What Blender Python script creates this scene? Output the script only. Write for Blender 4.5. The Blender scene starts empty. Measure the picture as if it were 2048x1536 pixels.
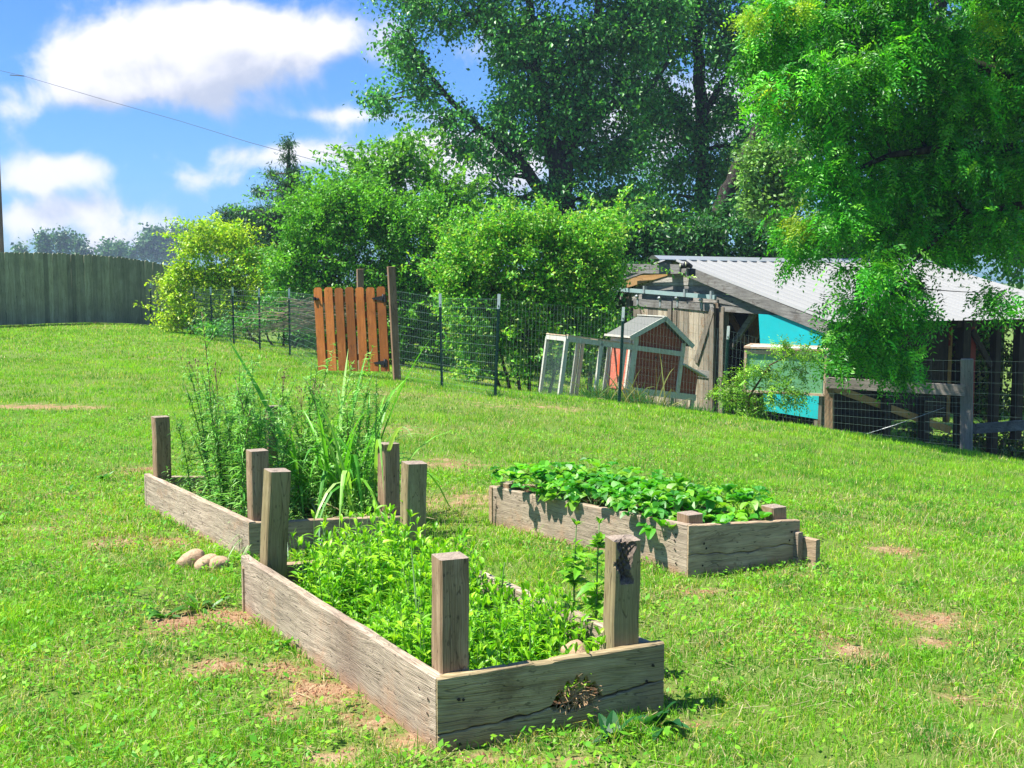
import bpy, math, random
import numpy as np
from mathutils import Vector, Matrix, Euler

SC = bpy.context.scene
COL = SC.collection
rng = np.random.default_rng(7)
random.seed(7)

# ------------------------------------------------------------------ camera
FPX = 2300.0
PITCH = math.atan(208.0 / FPX)
CAMZ = 1.35
cam = bpy.data.cameras.new('camera')
cam.sensor_width = 36.0
cam.lens = 36.0 * FPX / 2048.0
cam.clip_start = 0.05
cam.clip_end = 3000.0
cam_ob = bpy.data.objects.new('camera', cam)
COL.objects.link(cam_ob)
cam_ob.location = (0, 0, CAMZ)
cam_ob.rotation_euler = (math.pi / 2 - PITCH, 0, 0)
SC.camera = cam_ob

# ------------------------------------------------------------------ light and exposure
SUN_EL = math.radians(61)
SUN_H = Vector((-0.975, -0.22, 0)).normalized()      # horizontal direction towards the sun
SUN_DIR = Vector((SUN_H.x * math.cos(SUN_EL), SUN_H.y * math.cos(SUN_EL), math.sin(SUN_EL)))
sun = bpy.data.lights.new('sun', 'SUN')
sun.energy = 4.8
sun.angle = math.radians(0.53)
sun.color = (1.0, 0.955, 0.88)
sun_ob = bpy.data.objects.new('sun', sun)
COL.objects.link(sun_ob)
sun_ob.rotation_euler = SUN_DIR.to_track_quat('Z', 'Y').to_euler()
sun_ob.location = (-20, -5, 40)

SC.view_settings.view_transform = 'Standard'
SC.view_settings.look = 'None'
SC.view_settings.gamma = 1.0
SC.view_settings.use_curve_mapping = False
SC.view_settings.exposure = 1.25

SC.cycles.max_bounces = 7
SC.cycles.diffuse_bounces = 3
SC.cycles.glossy_bounces = 2
SC.cycles.transmission_bounces = 4
SC.cycles.transparent_max_bounces = 6
SC.cycles.volume_bounces = 0
SC.cycles.use_denoising = True
SC.cycles.sample_clamp_indirect = 6.0


def ray(px, py):
    a = (px - 1024.0) / FPX
    b = -(py - 768.0) / FPX
    c, s = math.cos(PITCH), math.sin(PITCH)
    return Vector((a, c + b * s, -s + b * c))


def P(px, py, d):
    r = ray(px, py)
    k = d / r.y
    return Vector((r.x * k, d, CAMZ + r.z * k))


# ------------------------------------------------------------------ node helpers
class NT:
    def __init__(self, tree):
        self.t = tree
        self.n = tree.nodes
        self.l = tree.links

    def node(self, typ, **kw):
        nd = self.n.new(typ)
        for k, v in kw.items():
            if k.startswith('_'):
                continue
            setattr(nd, k, v)
        return nd

    def link(self, a, b):
        self.l.new(a, b)

    def put(self, sock, v):
        if isinstance(v, bpy.types.NodeSocket):
            self.l.new(v, sock)
        elif isinstance(v, (tuple, list)) and len(v) == 3 and sock.type == 'RGBA':
            sock.default_value = (v[0], v[1], v[2], 1)
        else:
            sock.default_value = v

    def math(self, op, a, b=None, c=None, clamp=False):
        nd = self.n.new('ShaderNodeMath')
        nd.operation = op
        nd.use_clamp = clamp
        self.put(nd.inputs[0], a)
        if b is not None:
            self.put(nd.inputs[1], b)
        if c is not None:
            self.put(nd.inputs[2], c)
        return nd.outputs[0]

    def vmath(self, op, a, b=None):
        nd = self.n.new('ShaderNodeVectorMath')
        nd.operation = op
        self.put(nd.inputs[0], a)
        if b is not None:
            self.put(nd.inputs[1], b)
        return nd.outputs[0]

    def mix(self, f, a, b, mode='MIX'):
        nd = self.n.new('ShaderNodeMix')
        nd.data_type = 'RGBA'
        nd.blend_type = mode
        self.put(nd.inputs[0], f)
        self.put(nd.inputs[6], a)
        self.put(nd.inputs[7], b)
        return nd.outputs[2]

    def noise(self, vec, scale, detail=3, rough=0.55, dist=0.0):
        nd = self.n.new('ShaderNodeTexNoise')
        if vec is not None:
            self.put(nd.inputs['Vector'], vec)
        nd.inputs['Scale'].default_value = scale
        nd.inputs['Detail'].default_value = detail
        nd.inputs['Roughness'].default_value = rough
        nd.inputs['Distortion'].default_value = dist
        return nd.outputs[0]

    def ramp(self, f, stops):
        nd = self.n.new('ShaderNodeValToRGB')
        self.put(nd.inputs[0], f)
        el = nd.color_ramp.elements
        while len(el) > 1:
            el.remove(el[-1])
        el[0].position = stops[0][0]
        el[0].color = (*stops[0][1], 1)
        for p, c in stops[1:]:
            e = el.new(p)
            e.color = (*c, 1)
        return nd.outputs[0]

    def smooth(self, v, lo, hi):
        nd = self.n.new('ShaderNodeMapRange')
        nd.interpolation_type = 'SMOOTHSTEP'
        self.put(nd.inputs[0], v)
        nd.inputs[1].default_value = lo
        nd.inputs[2].default_value = hi
        return nd.outputs[0]

    def mapping(self, vec, scale=(1, 1, 1), loc=None):
        nd = self.n.new('ShaderNodeMapping')
        self.put(nd.inputs[0], vec)
        nd.inputs['Scale'].default_value = scale
        if loc is not None:
            self.put(nd.inputs['Location'], loc)
        return nd.outputs[0]


# ------------------------------------------------------------------ world: sky with cumulus
world = bpy.data.worlds.new('World')
SC.world = world
world.use_nodes = True
wt = world.node_tree
wt.nodes.clear()
W = NT(wt)


def cloud_group():
    g = bpy.data.node_groups.new('cloud_density', 'ShaderNodeTree')
    g.interface.new_socket('uv', in_out='INPUT', socket_type='NodeSocketVector')
    g.interface.new_socket('density', in_out='OUTPUT', socket_type='NodeSocketFloat')
    N = NT(g)
    gi = g.nodes.new('NodeGroupInput')
    go = g.nodes.new('NodeGroupOutput')
    uv = gi.outputs[0]
    sep = g.nodes.new('ShaderNodeSeparateXYZ')
    N.link(uv, sep.inputs[0])
    n1 = N.noise(uv, 17.0, 8, 0.56, 0.3)
    n2 = N.noise(uv, 5.0, 3, 0.5)
    u, v = sep.outputs[0], sep.outputs[1]
    blobs = [  # px, py, half width, half height, strength
        (185, 110, 90, 52, .95), (320, 75, 130, 75, 1.0), (470, 70, 120, 75, 1.0), (600, 80, 95, 50, .9),
        (370, 160, 210, 48, .8), (180, 185, 95, 36, .7), (440, 215, 110, 28, .35), (690, 60, 60, 50, .5),
        (120, 335, 100, 30, .9), (60, 365, 80, 20, .5), (25, 225, 60, 34, .55),
        (520, 315, 100, 24, .8), (430, 360, 80, 24, .75), (610, 300, 70, 24, .6),
        (215, 420, 120, 42, .72), (60, 435, 80, 34, .85), (130, 490, 260, 32, .5), (300, 465, 90, 36, .42),
        (850, 305, 100, 42, 1.15), (930, 340, 110, 46, .95), (790, 345, 80, 40, .8),
        (770, 231, 150, 12, .45), (690, 232, 70, 32, .5), (785, 90, 45, 60, .35), (980, 90, 90, 45, .6), (1000, 330, 120, 60, .7),
        (1350, 250, 250, 110, .8), (1700, 100, 250, 110, .8), (-350, 150, 300, 150, .9), (-500, 400, 300, 70, .9), (2500, 250, 400, 150, .9),
        (330, -250, 300, 90, .8), (1200, -400, 400, 130, .8)]
    acc = None
    for (px, py, a, b, s) in blobs:
        r = ray(px, py)
        u0, v0 = r.x / r.y, r.z / r.y
        du = N.math('MULTIPLY', N.math('SUBTRACT', u, u0), FPX / a)
        dv = N.math('MULTIPLY', N.math('SUBTRACT', v, v0), FPX / b)
        q = N.math('ADD', N.math('MULTIPLY', du, du), N.math('MULTIPLY', dv, dv))
        f = N.math('MULTIPLY', N.math('POWER', 2.718, N.math('MULTIPLY', q, -0.85)), s)
        acc = f if acc is None else N.math('ADD', acc, f)
    acc = N.math('MINIMUM', acc, 1.35)
    # far from the photo's part of the sky: scattered clouds everywhere
    nn = N.math('MULTIPLY', N.math('SUBTRACT', n1, 0.5), 2.0)
    n3 = N.math('MULTIPLY', N.math('SUBTRACT', n2, 0.5), 0.5)
    d = N.math('ADD', N.math('ADD', acc, nn), n3)
    N.link(d, go.inputs[0])
    return g


tc = W.node('ShaderNodeTexCoord')
sep = W.node('ShaderNodeSeparateXYZ')
W.link(tc.outputs['Generated'], sep.inputs[0])
yy = W.math('MAXIMUM', W.math('ABSOLUTE', sep.outputs[1]), 0.05)
comb = W.node('ShaderNodeCombineXYZ')
W.link(W.math('DIVIDE', sep.outputs[0], yy), comb.inputs[0])
W.link(W.math('DIVIDE', sep.outputs[2], yy), comb.inputs[1])
cg = cloud_group()
g1 = W.node('ShaderNodeGroup', node_tree=cg)
W.link(comb.outputs[0], g1.inputs[0])
g2 = W.node('ShaderNodeGroup', node_tree=cg)
W.link(W.vmath('ADD', comb.outputs[0], (-0.012, 0.028, 0)), g2.inputs[0])
dens = g1.outputs[0]
dens_up = g2.outputs[0]
alpha = W.smooth(dens, 0.28, 1.0)
lit = W.smooth(W.math('SUBTRACT', dens, dens_up), -0.75, 0.45)
lit = W.math('MULTIPLY', lit, W.math('SUBTRACT', 1.0, W.math('MULTIPLY', W.smooth(dens_up, 0.9, 1.9), 0.25)))
sky = W.node('ShaderNodeTexSky')
sky.sky_type = 'NISHITA'
sky.sun_disc = False
sky.sun_elevation = SUN_EL
sky.sun_rotation = math.atan2(SUN_H.x, SUN_H.y)
sky.altitude = 250
sky.air_density = 1.1
sky.dust_density = 0.6
sky.ozone_density = 2.2
skyc = W.mix(1.0, sky.outputs[0], (0.23, 0.455, 0.78), 'MULTIPLY')
cloudc = W.mix(lit, (2.5, 2.75, 3.5), (4.7, 4.6, 4.8))
col = W.mix(alpha, skyc, cloudc)
bg = W.node('ShaderNodeBackground')
W.link(col, bg.inputs[0])
bg.inputs[1].default_value = 0.10
wo = W.node('ShaderNodeOutputWorld')
W.link(bg.outputs[0], wo.inputs[0])
world.cycles.sampling_method = 'MANUAL'
world.cycles.sample_map_resolution = 512


# ------------------------------------------------------------------ numpy noise
_perm = np.random.default_rng(3).permutation(512)


def _h(ix, iy, s):
    return _perm[(_perm[(ix + s * 37) & 511] + iy) & 511] / 511.0


def vnoise(x, y, scale=1.0, seed=0, octaves=3):
    x = np.asarray(x, float) * scale
    y = np.asarray(y, float) * scale
    out = 0
    amp = 1.0
    tot = 0
    for o in range(octaves):
        ix = np.floor(x).astype(int)
        iy = np.floor(y).astype(int)
        fx = x - ix
        fy = y - iy
        fx = fx * fx * (3 - 2 * fx)
        fy = fy * fy * (3 - 2 * fy)
        a = _h(ix, iy, seed + o)
        b = _h(ix + 1, iy, seed + o)
        c = _h(ix, iy + 1, seed + o)
        d = _h(ix + 1, iy + 1, seed + o)
        out = out + amp * ((a * (1 - fx) + b * fx) * (1 - fy) + (c * (1 - fx) + d * fx) * fy)
        tot += amp
        amp *= 0.5
        x = x * 2.03 + 11.3
        y = y * 2.03 + 5.7
    return out / tot


# ------------------------------------------------------------------ terrain
CTRL = np.array([
    (-6, 0, 0), (-3, 0, 0), (0, 0, 0), (3, 0, -.03), (-2, 3, 0), (0, 3, 0), (2, 3, -.03), (-1, 5, 0), (.6, 5, 0),
    (-4, 8, .02), (-1, 8, 0), (1.2, 7, -.01), (2.6, 7, -.12), (4, 8, -.32), (2.5, 10, -.22), (.6, 11, -.05), (-1, 11, 0),
    (-.2, 13.5, -.03), (-.92, 14.7, -.03), (-3.9, 20.1, .0), (-5.2, 22.5, .03), (-7, 26, .06), (-9.14, 30, .1), (-12.3, 27.7, .22),
    (-10.3, 31.5, .13), (-14, 22, .22), (-6, 12, .05), (-7, 17, .1), (1.38, 14.2, -.18), (2.8, 14.9, -.43), (4.3, 14.8, -.64),
    (5.7, 14.5, -.82), (6.4, 14, -.93), (7.5, 13, -1.0), (3.7, 20.8, -1.3), (5.2, 18, -1.35), (6, 19, -1.6), (9, 20, -2.0),
    (2, 19, -.95), (.8, 17, -.45), (0, 20, -.5), (-2.2, 22, -.3), (-4.5, 26.5, -.25), (-7.4, 32, -.3), (0, 30, -1.0), (8, 30, -2.2),
    (15, 30, -2.5), (-20, 40, -.5), (20, 14, -2.6), (12, 10, -1.6), (8, 6, -.65), (5, 3, -.2), (-20, 10, .3), (-22, 26, .35),
    (-10, 4, .05), (10, -2, -.5), (-10, -2, .05), (20, 40, -3), (0, 42, -1.5)], float)


def _tps_fit(c):
    n = len(c)
    d = np.hypot(c[:, None, 0] - c[None, :, 0], c[:, None, 1] - c[None, :, 1])
    K = np.where(d > 0, d * d * np.log(d + 1e-12), 0) + np.eye(n) * 1.2
    Pm = np.c_[np.ones(n), c[:, :2]]
    A = np.zeros((n + 3, n + 3))
    A[:n, :n] = K
    A[:n, n:] = Pm
    A[n:, :n] = Pm.T
    b = np.r_[c[:, 2], 0, 0, 0]
    return np.linalg.solve(A, b)


_tw = _tps_fit(CTRL)


def HT(x, y):
    x = np.atleast_1d(np.asarray(x, float))
    y = np.atleast_1d(np.asarray(y, float))
    xc = np.clip(x, -24, 24)
    yc = np.clip(y, -3, 45)
    out = np.empty(xc.shape)
    fx, fy, fo = xc.ravel(), yc.ravel(), out.ravel()
    for i in range(0, fx.size, 60000):
        a = fx[i:i + 60000]
        b = fy[i:i + 60000]
        r2 = (a[:, None] - CTRL[None, :, 0]) ** 2 + (b[:, None] - CTRL[None, :, 1]) ** 2
        k = 0.5 * r2 * np.log(r2 + 1e-12)
        fo[i:i + 60000] = k @ _tw[:-3] + _tw[-3] + _tw[-2] * a + _tw[-1] * b
    z = fo.reshape(xc.shape)
    bump = (vnoise(x, y, 1.3, 5, 2) - .5) * .035 + (vnoise(x, y, 6, 9, 2) - .5) * .012
    return z + bump * np.exp(-((y - 5) / 30.0) ** 2)


def hz(x, y):
    return float(HT(x, y)[0])


def G(px, py, dmax=60):
    r = ray(px, py)
    ts = np.linspace(1.2, dmax, 3000) / r.y
    X, Y, Z = r.x * ts, r.y * ts, CAMZ + r.z * ts
    hh = HT(X, Y)
    idx = np.argmax(Z < hh)
    if not (Z < hh).any():
        idx = len(ts) - 1
    return Vector((X[idx], Y[idx], hh[idx]))


# ------------------------------------------------------------------ mesh helpers
def link_obj(name, me, parent=None):
    o = bpy.data.objects.new(name, me)
    COL.objects.link(o)
    if parent is not None:
        o.parent = parent
    return o


def tag(o, label=None, cat=None, group=None, kind=None):
    if label:
        o['label'] = label
    if cat:
        o['category'] = cat
    if group:
        o['group'] = group
    if kind:
        o['kind'] = kind
    return o


def empty(name, loc=(0, 0, 0), rot=(0, 0, 0), parent=None):
    o = bpy.data.objects.new(name, None)
    o.empty_display_size = 0.1
    COL.objects.link(o)
    o.location = loc
    o.rotation_euler = rot
    if parent is not None:
        o.parent = parent
    return o


def np_mesh(name, V, faces, mats, parent=None, col=None, smooth=False, mat_idx=None, attrs=None):
    """faces: list of (n,k) int arrays"""
    V = np.asarray(V, np.float32)
    me = bpy.data.meshes.new(name)
    faces = [np.asarray(f, np.int32) for f in faces if len(f)]
    nl = sum(f.size for f in faces)
    nf = sum(len(f) for f in faces)
    me.vertices.add(len(V))
    me.vertices.foreach_set('co', V.ravel())
    me.loops.add(nl)
    me.polygons.add(nf)
    me.loops.foreach_set('vertex_index', np.concatenate([f.ravel() for f in faces]))
    starts = []
    s = 0
    for f in faces:
        k = f.shape[1]
        starts.append(s + np.arange(len(f)) * k)
        s += f.size
    me.polygons.foreach_set('loop_start', np.concatenate(starts).astype(np.int32))
    if mat_idx is not None:
        me.polygons.foreach_set('material_index', np.asarray(mat_idx, np.int32))
    me.polygons.foreach_set('use_smooth', np.full(nf, smooth))
    me.update(calc_edges=True)
    if col is not None:
        ca = me.color_attributes.new('Col', 'FLOAT_COLOR', 'POINT')
        c4 = np.ones((len(V), 4), np.float32)
        c4[:, :3] = col
        ca.data.foreach_set('color', c4.ravel())
    if attrs:
        for k, v in attrs.items():
            a = me.attributes.new(k, 'FLOAT', 'POINT')
            a.data.foreach_set('value', np.asarray(v, np.float32))
    for m in (mats if isinstance(mats, (list, tuple)) else [mats]):
        me.materials.append(m)
    return link_obj(name, me, parent)


class MB:
    """collects boxes, bars, tubes and free polygons and links them as one mesh"""

    def __init__(self):
        self.v = []
        self.f = []
        self.m = []
        self.smooth = []
        self.tone = []
        self.cur = 0.5

    def poly(self, vs, fs, m=0, smooth=False):
        b = len(self.v)
        self.v.extend([tuple(p) for p in vs])
        self.tone.extend([self.cur] * len(vs))
        for f in fs:
            self.f.append(tuple(b + i for i in f))
            self.m.append(m)
            self.smooth.append(smooth)

    def box(self, c, s, rot=None, m=0):
        hx, hy, hz_ = s[0] / 2, s[1] / 2, s[2] / 2
        vs = [Vector((x, y, z)) for x in (-hx, hx) for y in (-hy, hy) for z in (-hz_, hz_)]
        if rot is not None:
            vs = [rot @ v for v in vs]
        c = Vector(c)
        self.poly([v + c for v in vs], [(0, 1, 3, 2), (4, 6, 7, 5), (0, 4, 5, 1), (2, 3, 7, 6), (0, 2, 6, 4), (1, 5, 7, 3)], m)

    def beam(self, a, b, w, h, up=Vector((0, 0, 1)), m=0):
        """rectangular bar from a to b, w across, h along up"""
        a, b = Vector(a), Vector(b)
        d = (b - a).normalized()
        side = d.cross(up)
        if side.length < 1e-4:
            side = d.cross(Vector((0, 1, 0)))
        side.normalize()
        u = side.cross(d).normalized()
        vs = []
        for p in (a, b):
            for i, j in ((-1, -1), (1, -1), (1, 1), (-1, 1)):
                vs.append(p + side * (i * w / 2) + u * (j * h / 2))
        self.poly(vs, [(3, 2, 1, 0), (4, 5, 6, 7), (0, 1, 5, 4), (1, 2, 6, 5), (2, 3, 7, 6), (3, 0, 4, 7)], m)

    def tube(self, pts, rad, n=6, m=0, cap=True):
        pts = [Vector(p) for p in pts]
        if not hasattr(rad, '__len__'):
            rad = [rad] * len(pts)
        vs = []
        prev = None
        for i, p in enumerate(pts):
            d = (pts[min(i + 1, len(pts) - 1)] - pts[max(i - 1, 0)])
            if d.length < 1e-9:
                d = Vector((0, 0, 1))
            d.normalize()
            if prev is None:
                s = d.orthogonal().normalized()
            else:
                s = (prev - d * prev.dot(d))
                s = s.normalized() if s.length > 1e-6 else d.orthogonal().normalized()
            prev = s
            t = d.cross(s)
            for k in range(n):
                a = 2 * math.pi * k / n
                vs.append(p + (s * math.cos(a) + t * math.sin(a)) * rad[i])
        fs = []
        for i in range(len(pts) - 1):
            for k in range(n):
                k2 = (k + 1) % n
                fs.append((i * n + k, i * n + k2, (i + 1) * n + k2, (i + 1) * n + k))
        if cap:
            fs.append(tuple(reversed(range(n))))
            fs.append(tuple((len(pts) - 1) * n + k for k in range(n)))
        self.poly(vs, fs, m, smooth=n > 4)

    def build(self, name, mats, parent=None, bevel=0, label=None):
        me = bpy.data.meshes.new(name)
        me.from_pydata(self.v, [], self.f)
        for m in (mats if isinstance(mats, (list, tuple)) else [mats]):
            me.materials.append(m)
        me.polygons.foreach_set('material_index', self.m)
        me.polygons.foreach_set('use_smooth', self.smooth)
        me.update()
        if len(set(self.tone)) > 1:
            a = me.attributes.new('tone', 'FLOAT', 'POINT')
            a.data.foreach_set('value', self.tone)
        o = link_obj(name, me, parent)
        if bevel:
            md = o.modifiers.new('bevel', 'BEVEL')
            md.width = bevel
            md.segments = 2
            md.limit_method = 'ANGLE'
        if label:
            o['label'] = label
        return o

# ------------------------------------------------------------------ materials
def new_mat(name):
    m = bpy.data.materials.new(name)
    m.use_nodes = True
    m.node_tree.nodes.clear()
    N = NT(m.node_tree)
    out = N.node('ShaderNodeOutputMaterial')
    return m, N, out


def bsdf(N, out, color, rough=0.8, bump=None, bstr=0.3, bdist=0.01, metal=0.0, spec=0.3):
    b = N.node('ShaderNodeBsdfPrincipled')
    N.put(b.inputs['Base Color'], color)
    N.put(b.inputs['Roughness'], rough)
    N.put(b.inputs['Metallic'], metal)
    b.inputs['Specular IOR Level'].default_value = spec
    if bump is not None:
        bn = N.node('ShaderNodeBump')
        bn.inputs['Strength'].default_value = bstr
        bn.inputs['Distance'].default_value = bdist
        N.link(bump, bn.inputs['Height'])
        N.link(bn.outputs[0], b.inputs['Normal'])
    N.link(b.outputs[0], out.inputs[0])
    return b


def wood_mat(name, dark, mid, light, axis=0, fine=60.0, contrast=1.0, green=0.0, stain=None, knots=True, bstr=0.6, rough=0.85, tone=False, splash=False):
    """weathered timber, grain along local axis"""
    m, N, out = new_mat(name)
    tcn = N.node('ShaderNodeTexCoord')
    oi = N.node('ShaderNodeObjectInfo')
    offv = N.node('ShaderNodeCombineXYZ')
    N.link(N.math('MULTIPLY', oi.outputs['Random'], 37.0), offv.inputs[0])
    N.link(N.math('MULTIPLY', oi.outputs['Random'], 13.0), offv.inputs[1])
    N.link(N.math('MULTIPLY', oi.outputs['Random'], 71.0), offv.inputs[2])
    p = N.vmath('ADD', tcn.outputs['Object'], offv.outputs[0])
    st = [1, 1, 1]
    st[axis] = 0.055
    warp = N.noise(p, 3.0, 2)
    # knots: warp the grain round sparse points
    vor = N.node('ShaderNodeTexVoronoi')
    vor.feature = 'F1'
    kst = [3.2, 3.2, 3.2]
    kst[axis] = 1.5
    N.link(N.mapping(p, tuple(kst)), vor.inputs['Vector'])
    vor.inputs['Scale'].default_value = 1.0
    kd = vor.outputs['Distance']
    knot = N.smooth(kd, 0.34, 0.0) if knots else 0.0
    cmb = N.node('ShaderNodeCombineXYZ')
    dd = N.math('MULTIPLY', N.math('SUBTRACT', warp, 0.5), 0.05)
    if knots:
        dd = N.math('ADD', dd, N.math('MULTIPLY', knot, 0.035))
    for i in range(3):
        if i != axis:
            N.link(dd, cmb.inputs[i])
    pw = N.vmath('ADD', p, cmb.outputs[0])
    grain = N.noise(N.mapping(pw, tuple(st)), fine, 4, 0.65)
    grain2 = N.noise(N.mapping(pw, tuple(s if s < 1 else 1 for s in st)), fine * 3.2, 2, 0.6)
    # growth rings as bands
    wav = N.node('ShaderNodeTexWave')
    wav.wave_type = 'BANDS'
    wav.bands_direction = 'Z' if axis != 2 else 'X'
    N.link(N.mapping(pw, tuple(st)), wav.inputs['Vector'])
    wav.inputs['Scale'].default_value = fine * 1.1
    wav.inputs['Distortion'].default_value = 7.0
    wav.inputs['Detail'].default_value = 2
    wav.inputs['Detail Scale'].default_value = 1.6
    rings = wav.outputs['Fac']
    g = N.math('ADD', N.math('MULTIPLY', grain, 0.68), N.math('ADD', N.math('MULTIPLY', rings, 0.13), N.math('MULTIPLY', grain2, 0.27)))
    g = N.math('ADD', N.math('MULTIPLY', N.math('SUBTRACT', g, 0.55), contrast), 0.55)
    c = N.ramp(g, [(0.25, dark), (0.5, mid), (0.78, light)])
    big = N.noise(p, 2.4, 4, 0.6)
    c = N.mix(N.math('MULTIPLY', N.smooth(big, 0.35, 0.7), 0.55), c, tuple(x * 0.62 for x in mid), 'MIX')
    if stain is not None:
        s2 = N.noise(p, 5.5, 5, 0.7)
        c = N.mix(N.math('MULTIPLY', N.smooth(s2, 0.52, 0.72), 0.75), c, stain)
    # black mould specks
    sp = N.noise(N.mapping(p, tuple(0.45 if i == axis else 1 for i in range(3))), 85.0, 2, 0.5)
    spm = N.noise(p, 4.0, 2, 0.5)
    c = N.mix(N.math('MULTIPLY', N.smooth(sp, 0.60, 0.72), N.math('MULTIPLY', N.smooth(spm, 0.4, 0.6), 0.75)), c, tuple(x * 0.25 for x in mid))
    if knots:
        c = N.mix(N.math('MULTIPLY', N.smooth(kd, 0.075, 0.03), 0.85), c, tuple(x * 0.35 for x in dark))
    if green:
        gn = N.noise(p, 3.3, 3, 0.6)
        c = N.mix(N.math('MULTIPLY', N.smooth(gn, 0.3, 0.75), green), c, (0.16, 0.19, 0.08))
    if splash:
        sp_ = N.node('ShaderNodeSeparateXYZ')
        N.link(tcn.outputs['Object'], sp_.inputs[0])
        sn = N.noise(p, 7.0, 5, 0.7)
        lvl = N.math('ADD', sp_.outputs[2], N.math('MULTIPLY', N.math('SUBTRACT', sn, 0.5), 0.16))
        c = N.mix(N.math('MULTIPLY', N.smooth(lvl, -0.035, -0.105), 0.75), c, (0.36, 0.19, 0.10))
        c = N.mix(N.math('MULTIPLY', N.smooth(N.noise(p, 1.9, 5, 0.65), 0.5, 0.66), 0.5), c, (0.17, 0.12, 0.085))
    # drying cracks
    ck = N.noise(N.mapping(pw, tuple(st)), fine * 0.75, 1, 0.4)
    crack = N.smooth(N.math('ABSOLUTE', N.math('SUBTRACT', ck, 0.5)), 0.012, 0.0)
    c = N.mix(N.math('MULTIPLY', crack, 0.55), c, tuple(x * 0.3 for x in dark))
    if tone:
        ta = N.node('ShaderNodeAttribute', attribute_name='tone')
        c = N.mix(1.0, c, N.ramp(ta.outputs['Fac'], [(0.0, (.6, .6, .6)), (1.0, (1.35, 1.33, 1.28))]), 'MULTIPLY')
    h = N.math('SUBTRACT', g, N.math('MULTIPLY', crack, 0.8))
    bsdf(N, out, c, rough, h, bstr, 0.006, spec=0.2)
    return m


def plain_mat(name, c, rough=0.7, var=0.25, scale=6.0, bstr=0.15, metal=0.0, spec=0.3, dirt=None):
    m, N, out = new_mat(name)
    tcn = N.node('ShaderNodeTexCoord')
    n = N.noise(tcn.outputs['Object'], scale, 5, 0.65)
    c1 = tuple(x * (1 - var) for x in c)
    c2 = tuple(min(1, x * (1 + var)) for x in c)
    cc = N.mix(n, c1, c2)
    if dirt is not None:
        n2 = N.noise(tcn.outputs['Object'], scale * 2.6, 5, 0.75)
        cc = N.mix(N.math('MULTIPLY', N.smooth(n2, 0.48, 0.68), 0.8), cc, dirt)
    bsdf(N, out, cc, rough, n, bstr, 0.01, metal, spec)
    return m


def leaf_mat(name, trans=0.45, rough=0.45, spec=0.35, gain=1.0):
    m, N, out = new_mat(name)
    at = N.node('ShaderNodeAttribute', attribute_name='Col')
    b = N.node('ShaderNodeBsdfPrincipled')
    c = at.outputs['Color']
    N.link(c, b.inputs['Base Color'])
    b.inputs['Roughness'].default_value = rough
    b.inputs['Specular IOR Level'].default_value = spec
    t = N.node('ShaderNodeBsdfTranslucent')
    tcx = N.mix(1.0, c, (1.25 * gain, 1.25 * gain, 0.45), 'MULTIPLY')
    N.link(tcx, t.inputs[0])
    mx = N.node('ShaderNodeMixShader')
    mx.inputs[0].default_value = trans
    N.link(b.outputs[0], mx.inputs[1])
    N.link(t.outputs[0], mx.inputs[2])
    N.link(mx.outputs[0], out.inputs[0])
    return m


M = {}
M['grass'] = leaf_mat('grass_blades', 0.42, 0.5, 0.3)
M['leaf'] = leaf_mat('leaves', 0.42, 0.42, 0.45)
M['leaf_tree'] = leaf_mat('tree_leaves', 0.38, 0.40, 0.5)
M['bed_grey'] = wood_mat('weathered_grey_board', (0.14, 0.105, 0.075), (0.36, 0.285, 0.205), (0.60, 0.48, 0.35), 0, 70, 1.45, stain=(0.42, 0.27, 0.17), splash=True)
M['bed_olive'] = wood_mat('weathered_olive_board', (0.13, 0.09, 0.045), (0.34, 0.26, 0.135), (0.52, 0.41, 0.24), 0, 55, 1.4, green=0.12, stain=(0.17, 0.11, 0.06), splash=True)
M['bed_tan'] = wood_mat('weathered_tan_board', (0.20, 0.14, 0.08), (0.43, 0.31, 0.19), (0.64, 0.48, 0.31), 0, 60, 1.4, stain=(0.32, 0.19, 0.11), splash=True)
M['post_olive'] = wood_mat('olive_post_timber', (0.12, 0.08, 0.04), (0.29, 0.21, 0.105), (0.42, 0.33, 0.19), 2, 45, 1.15, green=0.3, stain=(0.20, 0.14, 0.09), bstr=0.35)
M['post_brown'] = wood_mat('brown_post_timber', (0.12, 0.075, 0.04), (0.29, 0.19, 0.11), (0.43, 0.31, 0.195), 2, 45, 1.3, stain=(0.18, 0.11, 0.07), bstr=0.35)
M['rot'] = plain_mat('rotten_wood', (0.17, 0.13, 0.10), 0.95, 0.6, 70, 1.0, dirt=(0.035, 0.025, 0.02))
M['end_grain'] = plain_mat('end_grain', (0.30, 0.24, 0.18), 0.9, 0.45, 45, 0.6, dirt=(0.12, 0.08, 0.055))
M['hole'] = plain_mat('rust_and_hole_dark', (0.035, 0.022, 0.016), 0.8, 0.3, 40)
M['fence'] = wood_mat('stained_fence_board', (0.14, 0.135, 0.08), (0.32, 0.31, 0.20), (0.48, 0.45, 0.34), 2, 22, 1.1, green=0.08, knots=False, bstr=0.4, tone=True)
M['gate'] = wood_mat('orange_stained_picket', (0.17, 0.055, 0.012), (0.32, 0.105, 0.022), (0.45, 0.175, 0.05), 2, 25, 1.1, stain=(0.24, 0.085, 0.025), knots=True, bstr=0.2, rough=0.6, tone=True)
M['gate_post'] = wood_mat('brown_fence_post', (0.13, 0.07, 0.04), (0.25, 0.15, 0.09), (0.34, 0.23, 0.15), 2, 25, 0.8)
M['barn'] = wood_mat('grey_barn_board', (0.11, 0.10, 0.09), (0.31, 0.295, 0.27), (0.52, 0.50, 0.47), 0, 26, 1.2, stain=(0.13, 0.10, 0.08), tone=True)
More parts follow.
